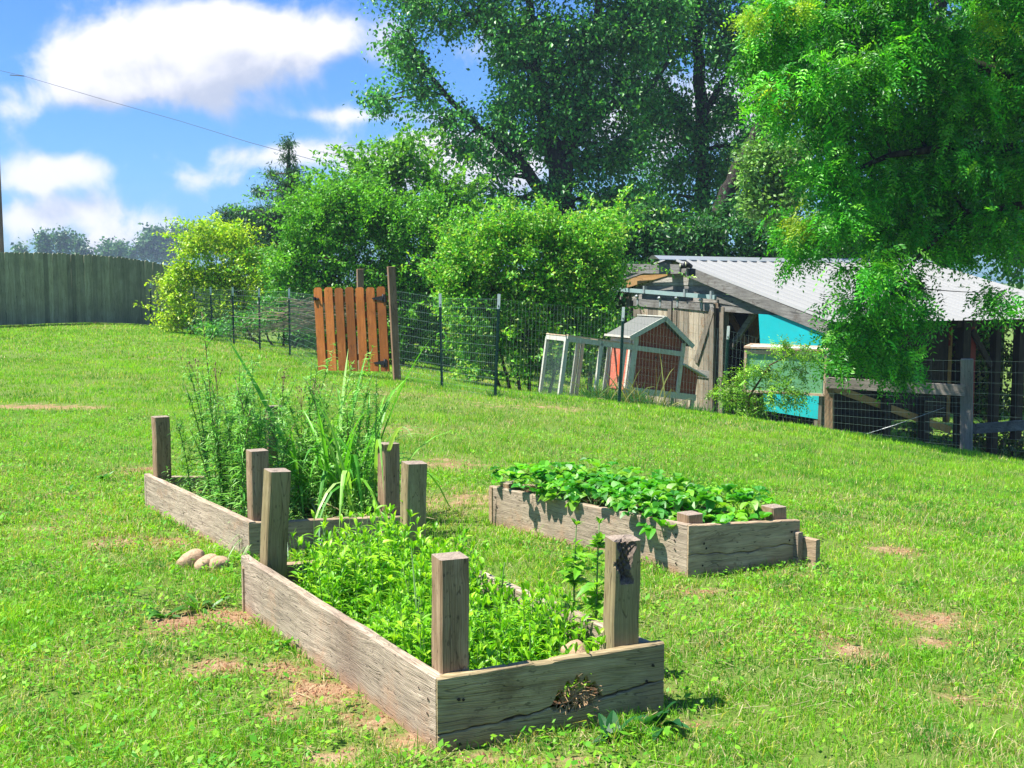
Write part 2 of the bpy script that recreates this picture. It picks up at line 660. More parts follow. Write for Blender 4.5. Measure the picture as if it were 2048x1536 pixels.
M['barn_v'] = wood_mat('upright_barn_board', (0.12, 0.09, 0.06), (0.31, 0.26, 0.195), (0.50, 0.45, 0.37), 2, 22, 1.2, stain=(0.26, 0.15, 0.075), tone=True)
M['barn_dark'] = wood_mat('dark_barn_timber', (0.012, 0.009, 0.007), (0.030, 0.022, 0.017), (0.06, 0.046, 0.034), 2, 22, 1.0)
M['barn_orange'] = wood_mat('fresh_plywood', (0.20, 0.10, 0.035), (0.38, 0.22, 0.09), (0.48, 0.31, 0.15), 0, 14, 0.8)
M['red_board'] = plain_mat('dark_red_board', (0.16, 0.018, 0.012), 0.7, 0.5, 5)
M['rail'] = wood_mat('grey_fence_rail', (0.12, 0.10, 0.085), (0.29, 0.25, 0.21), (0.42, 0.38, 0.33), 0, 30, 1.0)
M['rail_v'] = wood_mat('grey_upright_post', (0.12, 0.10, 0.085), (0.29, 0.25, 0.21), (0.42, 0.38, 0.33), 2, 30, 1.0)
M['steel'] = plain_mat('galvanised_steel', (0.42, 0.45, 0.46), 0.42, 0.15, 4, 0.05, metal=0.5, spec=0.5)
M['track'] = plain_mat('painted_door_track', (0.24, 0.34, 0.33), 0.55, 0.25, 8, 0.1, dirt=(0.30, 0.34, 0.34))
M['tpost'] = plain_mat('green_steel_post', (0.006, 0.04, 0.03), 0.5, 0.3, 9)
M['tpost_tip'] = plain_mat('white_post_tip', (0.62, 0.65, 0.62), 0.5, 0.15, 30)
M['wire'] = plain_mat('green_coated_wire', (0.13, 0.20, 0.17), 0.45, 0.2, 5, spec=0.5)
M['black'] = plain_mat('black_iron', (0.012, 0.013, 0.015), 0.5, 0.3, 20)
M['white_wood'] = plain_mat('worn_white_paint', (0.47, 0.47, 0.40), 0.7, 0.15, 9, 0.2, dirt=(0.38, 0.30, 0.20))
M['bare_wood'] = plain_mat('bare_peeling_wood', (0.50, 0.34, 0.22), 0.8, 0.25, 10, 0.2, dirt=(0.6, 0.55, 0.46))
M['coop_red'] = plain_mat('coop_red_boards', (0.27, 0.062, 0.035), 0.7, 0.35, 7, 0.2, dirt=(0.24, 0.06, 0.035))
M['coop_red_pale'] = plain_mat('pale_coop_red', (0.46, 0.12, 0.075), 0.75, 0.3, 8, 0.2, dirt=(0.5, 0.26, 0.17))
M['shingle'] = plain_mat('grey_roofing_felt', (0.15, 0.155, 0.14), 0.9, 0.25, 40, 0.4)
M['turq'] = plain_mat('turquoise_paint', (0.012, 0.38, 0.41), 0.5, 0.22, 2.2, 0.1, dirt=(0.02, 0.36, 0.37))
M['green_paint'] = plain_mat('pale_green_paint', (0.16, 0.40, 0.20), 0.5, 0.12, 4, 0.05)
M['white_paint'] = plain_mat('pale_lid_paint', (0.60, 0.74, 0.68), 0.5, 0.08, 5, 0.05)
M['orange_red'] = plain_mat('orange_red_flap', (0.75, 0.10, 0.035), 0.5, 0.1, 4)
M['stone'] = plain_mat('sandy_fieldstone', (0.44, 0.30, 0.18), 0.85, 0.45, 26, 0.9, dirt=(0.22, 0.13, 0.075))
M['straw'] = plain_mat('dry_straw', (0.42, 0.27, 0.14), 0.9, 0.5, 30, 0.3)
M['soil'] = plain_mat('bed_soil', (0.085, 0.042, 0.024), 0.97, 0.6, 30, 1.0, dirt=(0.16, 0.10, 0.055))
M['blue'] = plain_mat('blue_plastic', (0.03, 0.10, 0.42), 0.4, 0.1)
M['dry'] = leaf_mat('dry_leaves', 0.2, 0.7, 0.15)
M['cable'] = plain_mat('black_cable', (0.05, 0.06, 0.08), 0.6, 0.1)


def bark_mat(name, dark, light, scale=18):
    m, N, out = new_mat(name)
    tcn = N.node('ShaderNodeTexCoord')
    p = N.mapping(tcn.outputs['Object'], (1, 1, 0.18))
    n = N.noise(p, scale, 6, 0.7, 0.4)
    c = N.mix(N.smooth(n, 0.3, 0.7), dark, light)
    bsdf(N, out, c, 0.95, n, 0.9, 0.05, spec=0.1)
    return m


M['bark'] = bark_mat('grey_brown_bark', (0.014, 0.012, 0.010), (0.075, 0.065, 0.052))
M['bark_red'] = bark_mat('reddish_bark', (0.05, 0.03, 0.02), (0.15, 0.10, 0.065))
M['pole'] = bark_mat('utility_pole_wood', (0.14, 0.075, 0.04), (0.28, 0.17, 0.10), 10)


def roof_mat():
    m, N, out = new_mat('white_metal_roofing')
    tcn = N.node('ShaderNodeTexCoord')
    p = tcn.outputs['Object']
    n = N.noise(p, 1.6, 5, 0.7)
    n2 = N.noise(p, 22, 4, 0.7)
    c = N.mix(n, (0.27, 0.27, 0.257), (0.34, 0.34, 0.322))
    c = N.mix(N.math('MULTIPLY', N.smooth(n2, 0.60, 0.70), 0.6), c, (0.22, 0.20, 0.19))
    bsdf(N, out, c, 0.5, n, 0.05, 0.01, 0.15, spec=0.4)
    return m


M['roof'] = roof_mat()


def ground_mat():
    m, N, out = new_mat('lawn_soil')
    geo = N.node('ShaderNodeNewGeometry')
    p = geo.outputs['Position']
    at = N.node('ShaderNodeAttribute', attribute_name='bare')
    n = N.noise(p, 9, 6, 0.7)
    n2 = N.noise(p, 70, 4, 0.7)
    n3 = N.noise(p, 1.2, 4, 0.6)
    thatch = N.mix(n2, (0.06, 0.13, 0.016), (0.20, 0.25, 0.06))
    thatch = N.mix(N.math('MULTIPLY', n3, 0.45), thatch, (0.13, 0.25, 0.025))
    soil = N.mix(n2, (0.20, 0.10, 0.05), (0.47, 0.30, 0.17))
    soil = N.mix(N.math('MULTIPLY', N.smooth(n, 0.5, 0.72), 0.75), soil, (0.42, 0.34, 0.19))
    f = N.smooth(N.math('ADD', at.outputs['Fac'], N.math('MULTIPLY', N.math('SUBTRACT', n, 0.5), 2.6)), 0.3, 0.95)
    c = N.mix(f, thatch, soil)
    bsdf(N, out, c, 0.95, n2, 0.8, 0.02, spec=0.1)
    return m


M['ground'] = ground_mat()

# ------------------------------------------------------------------ ground
# bare earth patches: pixel centre on the ground, half sizes in metres (across, along the view)
BARE = [(350, 1248, .13, .16, 1), (452, 1235, .16, .14, 1), (430, 1335, .14, .10, .9), (545, 1340, .10, .07, .8), (640, 1385, .17, .13, 1), (590, 1345, .1, .1, .9),
        (560, 1442, .10, .06, .9), (675, 1520, .12, .07, .8), (740, 1440, .13, .13, .8), (800, 1490, .07, .09, .9), (65, 815, .55, .22, 1), (190, 815, .3, .15, .7), (290, 942, .14, .2, 1),
        (230, 1085, .18, .2, .75), (330, 1085, .2, .14, .8), (930, 1000, .5, .42, .68), (900, 930, .3, .35, .72), (1790, 1103, .14, .16, .85), (1850, 1240, .22, .13, .9),
        (1870, 1290, .18, .05, 1), (1700, 1308, .09, .12, .8), (1400, 1185, .14, .06, .9), (1560, 1150, .2, .05, .7), (1390, 1452, .1, .03, 1),
        (1100, 1530, .18, .04, .8), (960, 1520, .12, .05, .8), (870, 1190, .2, .16, .5), (1250, 1195, .15, .1, .5), (700, 1330, .1, .2, .8), (1800, 1060, .3, .3, .5),
        (1300, 1380, .08, .1, .6), (1180, 1195, .2, .06, .5), (1640, 1275, .15, .2, .5), (1950, 1400, .2, .1, .6), (140, 1330, .2, .1, .45), (100, 1060, .25, .2, .5), (800, 860, .4, .3, .6),
        (840, 790, 1.2, .5, .5), (1000, 812, 1.0, .5, .45), (430, 700, .8, .8, .4), (1100, 815, .6, .3, .6)]
BARE_W = []
for (px, py, a, b, s) in BARE:
    g = G(px, min(py, 1534))
    BARE_W.append((g.x, g.y, a, b, s))


def bareness(x, y):
    x = np.asarray(x, float)
    y = np.asarray(y, float)
    o = np.zeros_like(x)
    for (cx, cy, a, b, s) in BARE_W:
        o = np.maximum(o, s * np.exp(-0.7 * (((x - cx) / a) ** 2 + ((y - cy) / b) ** 2)))
    return o


def make_ground():
    nx, ny = 420, 460
    u = np.linspace(-1, 1, nx)
    xs = 14 * u + 40 * u ** 5 + 900 * u ** 15
    v = np.linspace(0, 1, ny)
    ys = -4 + 22 * v + 45 * v ** 3.5 + 1300 * v ** 26
    X, Y = np.meshgrid(xs, ys)
    Z = HT(X.ravel(), Y.ravel()).reshape(X.shape)
    far = np.clip((np.hypot(X, Y) - 60) / 300, 0, 1)
    Z = Z * (1 - far) - 3 * far
    V = np.c_[X.ravel(), Y.ravel(), Z.ravel()]
    i = np.arange(ny - 1)[:, None] * nx + np.arange(nx - 1)[None, :]
    F = np.stack([i, i + 1, i + nx + 1, i + nx], -1).reshape(-1, 4)
    bare = bareness(X.ravel(), Y.ravel())
    o = np_mesh('ground', V, [F], M['ground'], smooth=True, attrs={'bare': bare})
    tag(o, kind='structure')


make_ground()

# ------------------------------------------------------------------ raised-bed footprints (world xy)
def corner(px, py):
    g = G(px, py)
    return Vector((g.x, g.y))


def top_z(px, py, xy):
    """height of the pixel's ray at the forward distance of xy"""
    r = ray(px, py)
    return CAMZ + r.z * xy.y / r.y


B1_NL = corner(876, 1512)
B1_FL = corner(485, 1222)
B1_NR = corner(1327, 1432)
B1_FR = B1_NR + (B1_FL - B1_NL) * 0.97
B3_NL = corner(499, 1122)
B3_FL = corner(290, 1012)
B3_NR = corner(822, 1082)
B3_FR = B3_NR + (B3_FL - B3_NL)
B2_NL = corner(1376, 1158)
B2_FL = corner(978, 1048)
B2_NR = corner(1598, 1132)
B2_FR = B2_NR + (B2_FL - B2_NL) * 0.98
print('B1', B1_NL, B1_FL, B1_NR, (B1_FL - B1_NL).length, (B1_NR - B1_NL).length)
print('B2', B2_NL, B2_FL, B2_NR, (B2_FL - B2_NL).length, (B2_NR - B2_NL).length)
print('B3', B3_NL, B3_FL, B3_NR, (B3_FL - B3_NL).length, (B3_NR - B3_NL).length)
BEDS = [(B1_NL, B1_NR, B1_FR, B1_FL), (B2_NL, B2_NR, B2_FR, B2_FL), (B3_NL, B3_NR, B3_FR, B3_FL)]


def in_quad(x, y, q, grow=0.0):
    c = sum(q, Vector((0, 0))) / 4
    ok = np.ones(x.shape, bool)
    for i in range(4):
        a, b = q[i], q[(i + 1) % 4]
        e = (b - a).normalized()
        n = Vector((-e.y, e.x))
        if n.dot(c - a) < 0:
            n = -n
        ok &= ((x - a.x) * n.x + (y - a.y) * n.y) > -grow
    return ok


def bl(q, s, t):
    """bilinear point of a footprint: s along near edge, t to the far edge"""
    return (q[0] * (1 - s) + q[1] * s) * (1 - t) + (q[3] * (1 - s) + q[2] * s) * t


# ------------------------------------------------------------------ grass
def blade_arrays(x, y, z, h, w, lean_dir, lean, curl, face, col_base, col_tip, segs):
    n = len(x)
    sx, sy = np.cos(face) * w / 2, np.sin(face) * w / 2
    lx, ly = np.cos(lean_dir), np.sin(lean_dir)
    if segs == 2:
        mh = h * 0.55
        m = lean * 0.4
        t = lean + curl
        base = np.c_[x, y, z]
        mid = np.c_[x + lx * m * h, y + ly * m * h, z + mh * np.sqrt(np.clip(1 - (m) ** 2, .2, 1))]
        tip = np.c_[x + lx * t * h, y + ly * t * h, z + h * np.clip(1 - .5 * t ** 2, .25, 1)]
        s = np.c_[sx, sy, np.zeros(n)]
        V = np.stack([base - s, base + s, mid + s * .85, mid - s * .85, tip], 1).reshape(-1, 3)
        i = np.arange(n)[:, None] * 5
        Q = i + np.array([0, 1, 2, 3])
        T = i + np.array([3, 2, 4])
        C = np.stack([col_base, col_base, (col_base + col_tip) / 2, (col_base + col_tip) / 2, col_tip], 1).reshape(-1, 3)
        return V, [Q, T], C
    tip = np.c_[x + lx * lean * h, y + ly * lean * h, z + h * np.clip(1 - .5 * lean ** 2, .3, 1)]
    base = np.c_[x, y, z]
    s = np.c_[sx, sy, np.zeros(n)]
    V = np.stack([base - s, base + s, tip], 1).reshape(-1, 3)
    i = np.arange(n)[:, None] * 3
    T = i + np.array([0, 1, 2])
    C = np.stack([col_base, col_base, col_tip], 1).reshape(-1, 3)
    return V, [T], C


G1 = np.array([0.15, 0.42, 0.018])
G2 = np.array([0.33, 0.64, 0.03])
G3 = np.array([0.055, 0.26, 0.028])
GY = np.array([0.60, 0.62, 0.06])
GD = np.array([0.62, 0.55, 0.27])


def lawn_cols(x, y, r):
    n = len(x)
    a = vnoise(x, y, .8, 21, 3)
    b = vnoise(x, y, 4.0, 31, 3)
    c = vnoise(x, y, .28, 41, 2)
    t = np.clip((a * .5 + b * .5 - .38) * 3.0 + r.normal(0, .22, n), 0, 1)[:, None]
    col = G1 * (1 - t) + G2 * t
    d = np.clip((.47 - b) * 5 + r.normal(0, .25, n), 0, 1)[:, None]
    col = col * (1 - d * .7) + G3 * d * .7
    # mowing stripes across the far lawn
    st = np.sin((x * .75 + y * .66) * 2 * np.pi / 1.6)
    stw = np.clip((y - 7) / 8, 0, 1) * .15
    col = col * (1 + (st * stw)[:, None])
    far = np.clip((y - 7) / 14, 0, 1)[:, None] * .35
    col = col * (1 - far) + np.array([.31, .63, .03]) * far
    return col, a, b, c


def make_grass():
    bands = [  # y0, y1, blades per m2, height, width, segs
        (2.1, 3.6, 24000, .040, .0026, 2),
        (3.6, 5.5, 17000, .039, .0032, 2),
        (5.5, 8.0, 10500, .038, .0042, 2),
        (8.0, 12., 5200, .038, .0060, 1),
        (12., 18., 2500, .039, .0095, 1),
        (18., 33., 900, .042, .0180, 1)]
    V_, F4, F3, C_ = [], [], [], []
    off = 0
    r = np.random.default_rng(11)
    for (y0, y1, dens, h0, w0, segs) in bands:
        side = lambda y: .46 * y + 1.3
        area = (side(y0) + side(y1)) * (y1 - y0)
        n = int(area * dens)
        y = y0 + (y1 - y0) * r.random(n)
        sw = side(y)
        keep = r.random(n) < sw / side(y1)
        y = y[keep]
        sw = sw[keep]
        x = (r.random(len(y)) * 2 - 1) * sw
        # clumps
        b5 = vnoise(x, y, 5.5, 61, 3)
        b1 = vnoise(x, y, 1.1, 71, 3)
        bare = bareness(x, y)
        tuft = vnoise(x, y, 14, 81, 2)
        pk = np.clip(.18 + 1.5 * (b5 - .22) + .5 * (tuft - .5), .12, 1) * np.clip(1.12 - 1.25 * bare * (.55 + .9 * vnoise(x, y, 9, 66, 2)) * 1.05, .05, 1)
        keep = r.random(len(y)) < pk
        for q in BEDS:
            keep &= ~in_quad(x, y, q, .004)
        # behind the wire fence the ground drops away; keep it green as well
        x, y, b5, b1, bare = x[keep], y[keep], b5[keep], b1[keep], bare[keep]
        n = len(x)
        z = HT(x, y) - .003
        col, a, b, c = lawn_cols(x, y, r)
        tall = np.clip((b5 - .55) * 5, 0, 1)
        h = h0 * (.5 + .75 * r.random(n)) * (1 + .5 * tall) * (.75 + .5 * b1)
        h = np.where(r.random(n) < .012, h * 1.9, h)
        w = w0 * (.7 + .6 * r.random(n))
        dry = (r.random(n) < (.07 + .5 * np.clip(bare, 0, 1) + .9 * np.clip(.42 - b, 0, 1) + .14 * (c > .58) + .5 * np.clip(vnoise(x, y, 1.7, 44, 3) - .60, 0, 1) * 3))
        col[dry] = GD * (.6 + .6 * r.random((dry.sum(), 1)))
        yl = r.random(n) < .07
        col[yl] = GY * (.7 + .5 * r.random((yl.sum(), 1)))
        # the clover-like coarse patch on the left of the picture is darker and longer
        lean = np.abs(r.normal(.38, .25, n)) * np.where(dry, 1.6, 1)
        ld = r.random(n) * 6.283
        vv = (.82 + .36 * r.random(n))[:, None]
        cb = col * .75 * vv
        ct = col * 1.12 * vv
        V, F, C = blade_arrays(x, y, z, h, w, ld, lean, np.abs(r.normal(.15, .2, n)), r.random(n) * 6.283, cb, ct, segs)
        if segs == 2:
            F4.append(F[0] + off)
            F3.append(F[1] + off)
        else:
            F3.append(F[0] + off)
        V_.append(V)
        C_.append(C)
        off += len(V)
    # broad clover and plantain leaves among the grass
    n = 17000
    y = 2.3 + 9 * r.random(n) ** 1.1
    x = (r.random(n) * 2 - 1) * (.46 * y + .4)
    wv = vnoise(x, y, .9, 91, 2) + .22 * (x < -.8) + .06 * (y > 5)
    keep = (r.random(n) < np.clip((wv - .42) * 3.2, .05, 1)) & (bareness(x, y) < .6)
    for q in BEDS:
        keep &= ~in_quad(x, y, q, .02)
    x, y = x[keep], y[keep]
    n = len(x)
    k = 4
    x = np.repeat(x, k) + r.normal(0, .018, n * k)
    y = np.repeat(y, k) + r.normal(0, .018, n * k)
    n = n * k
    z = HT(x, y) + .012 + .035 * r.random(n)
    L = (.010 + .016 * r.random(n))
    L = np.where(r.random(n) < .15, L * 1.6, L)
    Wd = L * (.38 + .3 * r.random(n))
    az = r.random(n) * 6.283
    el = r.normal(.25, .35, n)
    D = np.c_[np.cos(az) * np.cos(el), np.sin(az) * np.cos(el), np.sin(el)]
    S = np.c_[-np.sin(az), np.cos(az), r.normal(0, .25, n)]
    c = np.c_[x, y, z]
    V = np.stack([c, c + D * (L * .5)[:, None] + S * (Wd / 2)[:, None], c + D * L[:, None], c + D * (L * .5)[:, None] - S * (Wd / 2)[:, None]], 1).reshape(-1, 3)
    F4.append(np.arange(n)[:, None] * 4 + np.arange(4) + off)
    t = r.random((n, 1))
    col = (np.array([.08, .32, .02]) * (1 - t) + np.array([.28, .56, .03]) * t)
    C_.append(np.repeat(col, 4, 0))
    V_.append(V)
    off += len(V)
    # dry clippings lying flat
    n = 5200
    y = 2.2 + 6 * r.random(n)
    x = (r.random(n) * 2 - 1) * (.46 * y + .3)
    bb = bareness(x, y)
    keep = r.random(n) < (.12 + 1.2 * bb + .5 * (vnoise(x, y, 2.2, 95, 2) > .58))
    for q in BEDS:
        keep &= ~in_quad(x, y, q, .01)
    x, y = x[keep], y[keep]
    n = len(x)
    z = HT(x, y) + .006 + .02 * r.random(n) * (bareness(x, y) < .4)
    az = r.random(n) * 6.283
    L = .03 + .09 * r.random(n) ** 2
    D = np.c_[np.cos(az), np.sin(az), r.normal(0, .08, n)] * L[:, None]
    S = np.c_[-np.sin(az), np.cos(az), np.zeros(n)] * .0014
    c = np.c_[x, y, z]
    V = np.stack([c - S, c + S, c + D + S, c + D - S], 1).reshape(-1, 3)
    F4.append(np.arange(n)[:, None] * 4 + np.arange(4) + off)
    C_.append(np.repeat(np.array([.55, .46, .28]) * (.6 + .6 * r.random((n, 1))), 4, 0))
    V_.append(V)
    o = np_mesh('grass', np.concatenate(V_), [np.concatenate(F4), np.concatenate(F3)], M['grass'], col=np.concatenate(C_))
    tag(o, 'short mown green lawn grass with clover and dry patches', 'grass', kind='stuff')
    print('grass verts', len(o.data.vertices))


make_grass()


def make_crumbs():
    r = np.random.default_rng(19)
    V, F, C = [], [], []
    pts = []
    for (cx, cy, a, b, s) in BARE_W:
        if cy > 9:
            continue
        n = int(900 * s * min(1.0, a * b * 30))
        pts.append(np.c_[r.normal(cx, a * .8, n), r.normal(cy, b * .8, n)])
    p = np.concatenate(pts)
    keep = r.random(len(p)) < bareness(p[:, 0], p[:, 1]) + .1
    for q in BEDS:
        keep &= ~in_quad(p[:, 0], p[:, 1], q, .005)
    p = p[keep]
    n = len(p)
    z = HT(p[:, 0], p[:, 1])
    s = (.0016 + .0045 * r.random(n) ** 3)
    s = np.where(r.random(n) < .012, s * 3, s)
    o = np.c_[p, z + s * .3]
    T = np.array([[1, 0, 0], [0, 1, 0], [-1, 0, 0], [0, -1, 0], [0, 0, 1], [0, 0, -.5]], float)
    Vv = o[:, None, :] + (T[None] * (1 + .35 * r.normal(0, 1, (n, 6, 3)))) * s[:, None, None]
    i = np.arange(n)[:, None] * 6
    Fs = np.concatenate([i + np.array(t) for t in ((0, 1, 4), (1, 2, 4), (2, 3, 4), (3, 0, 4), (1, 0, 5), (2, 1, 5), (3, 2, 5), (0, 3, 5))])
    col = np.array([.42, .22, .12]) * (.55 + .8 * r.random((n, 1)))
    ob = np_mesh('loose_soil', Vv.reshape(-1, 3), [Fs], M['dry'], col=np.repeat(col, 6, 0))
    tag(ob, 'reddish crumbs of loose soil on the bare patches of the lawn', 'soil', kind='stuff')


make_crumbs()

# ------------------------------------------------------------------ raised beds
def plank_mesh(L, top, bot, th, seed=0, n=48, y0=0.0, mat=0, wob=.0011):
    """plank along local x from 0..L, front face at y0, back at y0+th, edges given by functions of x"""
    r = np.random.default_rng(seed)
    xs = np.linspace(0, L, n)
    jt = np.interp(xs, np.linspace(0, L, 14), r.normal(0, wob, 14))
    V, F = [], []
    bv = min(.004, th * .18)
    for i, x in enumerate(xs):
        t, b = top(x) + jt[i], bot(x)
        f = np.interp(x, np.linspace(0, L, 6), np.random.default_rng(seed + 5).normal(0, wob * .6, 6))
        V += [(x, y0 + f + bv, b), (x, y0 + f, b + bv), (x, y0 + f, t - bv), (x, y0 + f + bv, t), (x, y0 + f + th - bv, t), (x, y0 + f + th, t - bv), (x, y0 + f + th, b + bv), (x, y0 + f + th - bv, b)]
    k = 8
    for i in range(n - 1):
        for j in range(k):
            j2 = (j + 1) % k
            F.append((i * k + j, (i + 1) * k + j, (i + 1) * k + j2, i * k + j2))
    F.append(tuple(range(k)))
    F.append(tuple((n - 1) * k + j for j in reversed(range(k))))
    return V, F


def board(name, A, Bp, zA, zB, zbotA, zbotB, th, mat, parent, outward, seed=0, screws=(), crack=None, edge=None, label=None):
    """board whose outer face runs from A to B (xy); thickness goes inward"""
    A, Bp = Vector(A), Vector(Bp)
    d = Bp - A
    L = d.length
    e = d.normalized()
    inward = -Vector(outward)
    # local y must point inward: flip direction of x if needed
    ly = Vector((-e.y, e.x))
    if ly.dot(inward) < 0:
        A, Bp = Bp, A
        zA, zB = zB, zA
        zbotA, zbotB = zbotB, zbotA
        e = -e
        ly = Vector((-e.y, e.x))
        flip = True
    else:
        flip = False
    zc = (zA + zbotA) / 2
    top = lambda x: (zA + (zB - zA) * x / L) - zc
    bot = lambda x: (zbotA + (zbotB - zbotA) * x / L) - zc
    if edge is not None:
        top0 = top
        top = (lambda x: top0(x) + edge((L - x) if flip else x))
    mb = MB()
    if crack is None:
        V, F = plank_mesh(L, top, bot, th, seed)
        mb.poly(V, F, 0)
    else:
        lo, hi = crack  # functions of the along-fraction from original A
        fx = (lambda x: 1 - x / L) if flip else (lambda x: x / L)
        V, F = plank_mesh(L, top, lambda x: hi(fx(x)) - zc, th, seed, 110)
        mb.poly(V, F, 0)
        V, F = plank_mesh(L, lambda x: lo(fx(x)) - zc, bot, th, seed + 1, 110, wob=.0012)
        mb.poly(V, F, 0)
    for (fx_, fz, rr) in screws:
        x = L * ((1 - fx_) if flip else fx_)
        zz = bot(x) + (top(x) - bot(x)) * fz
        pts = [(x + rr * math.cos(a) * random.uniform(.7, 1.3), -.0035, zz + rr * math.sin(a) * random.uniform(.7, 1.3)) for a in [k * 6.283 / 8 for k in range(8)]]
        ctr = (x, -.0035, zz)
        mb.poly(pts + [ctr], [(8, (k + 1) % 8, k) for k in range(8)], 1)
    o = mb.build(name, [mat, M['hole']], parent)
    for i in range(3):
        pass
    o.location = (A.x, A.y, zc)
    o.rotation_euler = (0, 0, math.atan2(e.y, e.x))
    if parent is not None:
        o.parent = parent
        o.matrix_parent_inverse = parent.matrix_world.inverted()
    if label:
        o['label'] = label
    return o


def post(name, base, top, w, yaw, mat, parent, seed=0, gouge=False, notch=None, label=None):
    """square post; base and top are world centres of the ends"""
    base, top = Vector(base), Vector(top)
    ax = top - base
    L = ax.length
    r = np.random.default_rng(seed)
    nz_ = 70 if gouge else 16
    na = 20 if gouge else 6
    ring = []
    hw = w / 2
    bev = .006
    for s in range(4):
        a0 = Vector((1, 0))
        for k in range(na):
            t = (k + .5) / na * 2 - 1
            t = max(-1 + bev / hw, min(1 - bev / hw, t * 1.06))
            p = [(t * hw, -hw), (hw, t * hw), (-t * hw, hw), (-hw, -t * hw)][s]
            ring.append(p)
    m = len(ring)
    V, C, mi = [], [], []
    wx = np.interp(np.linspace(0, 1, nz_ + 1), np.linspace(0, 1, 6), r.normal(0, .0012, 6))
    wy = np.interp(np.linspace(0, 1, nz_ + 1), np.linspace(0, 1, 6), r.normal(0, .0012, 6))
    depth = np.zeros((nz_ + 1, m))
    for i in range(nz_ + 1):
        z = L * i / nz_
        for j, (x, y) in enumerate(ring):
            dx = x + wx[i]
            dy = y + wy[i]
            dz = 0
            if gouge:
                # rotten cavity near the top of the front face
                fz = (L - z)
                cx = -.008 + .006 * math.sin(fz * 60)
                ww = .027 * (1 - .35 * min(1, fz / .12)) + .004 * math.sin(fz * 110)
                if fz < .135 and y < -hw + .01:
                    u = (x - cx) / ww
                    if abs(u) < 1:
                        g = (1 - u * u) ** .4 * (1 if fz < .115 else max(0, (.135 - fz) / .02))
                        ripple = .006 * math.sin(fz * 260 + x * 300) + .004 * math.sin(fz * 130 - x * 420)
                        q = g * (.024 + ripple)
                        dy += q
                        depth[i, j] = q
                if i == nz_ and y < 0:
                    dz = -.008 * max(0, 1 - abs(x - cx) / .035)
            V.append((dx, dy, z + dz))
    F = []
    for i in range(nz_):
        for j in range(m):
            j2 = (j + 1) % m
            F.append((i * m + j, i * m + j2, (i + 1) * m + j2, (i + 1) * m + j))
            mi.append(2 if max(depth[i, j], depth[i, j2], depth[i + 1, j]) > .0035 else 0)
    # top cap fan with slightly crowned, rough end grain
    b = len(V)
    for rr in (.7, .35):
        for j in range(m):
            p = V[nz_ * m + j]
            V.append((p[0] * rr, p[1] * rr, L + float(r.normal(0.0008, .0009)) - (.009 if (gouge and p[1] < 0 and rr > .5 and abs(p[0] + .008) < .03) else 0)))
    V.append((0, 0, L + .001))
    for j in range(m):
        j2 = (j + 1) % m
        F.append((nz_ * m + j, nz_ * m + j2, b + j2, b + j)); mi.append(1)
        F.append((b + j, b + j2, b + m + j2, b + m + j)); mi.append(1)
        F.append((b + m + j, b + m + j2, b + 2 * m)); mi.append(1)
    F.append(tuple(reversed(range(m)))); mi.append(0)
    me = bpy.data.meshes.new(name)
    me.from_pydata(V, [], F)
    for mm in (mat, M['end_grain'], M['rot']):
        me.materials.append(mm)
    me.polygons.foreach_set('material_index', mi)
    me.update()
    o = link_obj(name, me, parent)
    o.location = base
    q = ax.normalized().to_track_quat('Z', 'Y')
    eu = (q.to_matrix() @ Matrix.Rotation(yaw - 0, 3, 'Z'))
    # make yaw absolute: build the frame explicitly
    z = ax.normalized()
    xdir = Vector((math.cos(yaw), math.sin(yaw), 0))
    ydir = z.cross(xdir).normalized()
    xdir = ydir.cross(z).normalized()
    R = Matrix((xdir, ydir, z)).transposed()
    o.rotation_euler = R.to_euler()
    if parent is not None:
        o.matrix_parent_inverse = parent.matrix_world.inverted()
    if label:
        o['label'] = label
    return o


def nrm(a, b, c):
    """outward normal of edge a-b of a footprint with centre c"""
    e = (b - a).normalized()
    n = Vector((e.y, -e.x))
    if n.dot((a + b) / 2 - c) < 0:
        n = -n
    return n


def soil(q, z, parent, inset=.03, seed=0):
    n = 26
    V, F = [], []
    for i in range(n):
        for j in range(n):
            s, t = i / (n - 1), j / (n - 1)
            p = bl(q, inset + s * (1 - 2 * inset), inset * .5 + t * (1 - inset))
            V.append((p.x, p.y, z + float(vnoise(p.x, p.y, 9, seed, 3)) * .05 - .03))
    for i in range(n - 1):
        for j in range(n - 1):
            F.append((i * n + j, (i + 1) * n + j, (i + 1) * n + j + 1, i * n + j + 1))
    # skirt down to the ground
    mb = MB()
    mb.poly(V, F, 0, True)
    o = mb.build('soil', M['soil'], parent)
    o.matrix_parent_inverse = parent.matrix_world.inverted()
    return o


SINK = .05
# --- bed 1, front
c1 = sum(BEDS[0], Vector((0, 0))) / 4
bed1 = empty('raised_bed', (c1.x, c1.y, 0))
bpy.context.view_layer.update()
tag(bed1, 'nearest raised timber garden bed with a rotted hole in its cracked end board', 'raised bed', 'raised timber garden beds')
z1NL, z1FL, z1NR = top_z(880, 1358, B1_NL), top_z(485, 1112, B1_FL), top_z(1328, 1286, B1_NR)
z1FR = z1NR - .01
print('bed1 tops', z1NL, z1FL, z1NR)
gNL, gFL, gNR, gFR = [hz(p.x, p.y) for p in (B1_NL, B1_FL, B1_NR, B1_FR)]
eL = (B1_NL - B1_FL).normalized()
board('side_board', B1_FL - eL * .0, B1_NL - eL * .012, z1FL, z1NL, gFL - SINK, gNL - SINK, .036, M['bed_grey'], bed1, nrm(B1_FL, B1_NL, c1), 3,
      screws=((.975, .72, .006), (.94, .78, .004), (.972, .56, .005), (.985, .30, .004), (.02, .75, .005), (.03, .5, .004)), label='sunlit grey side board with long open grain')


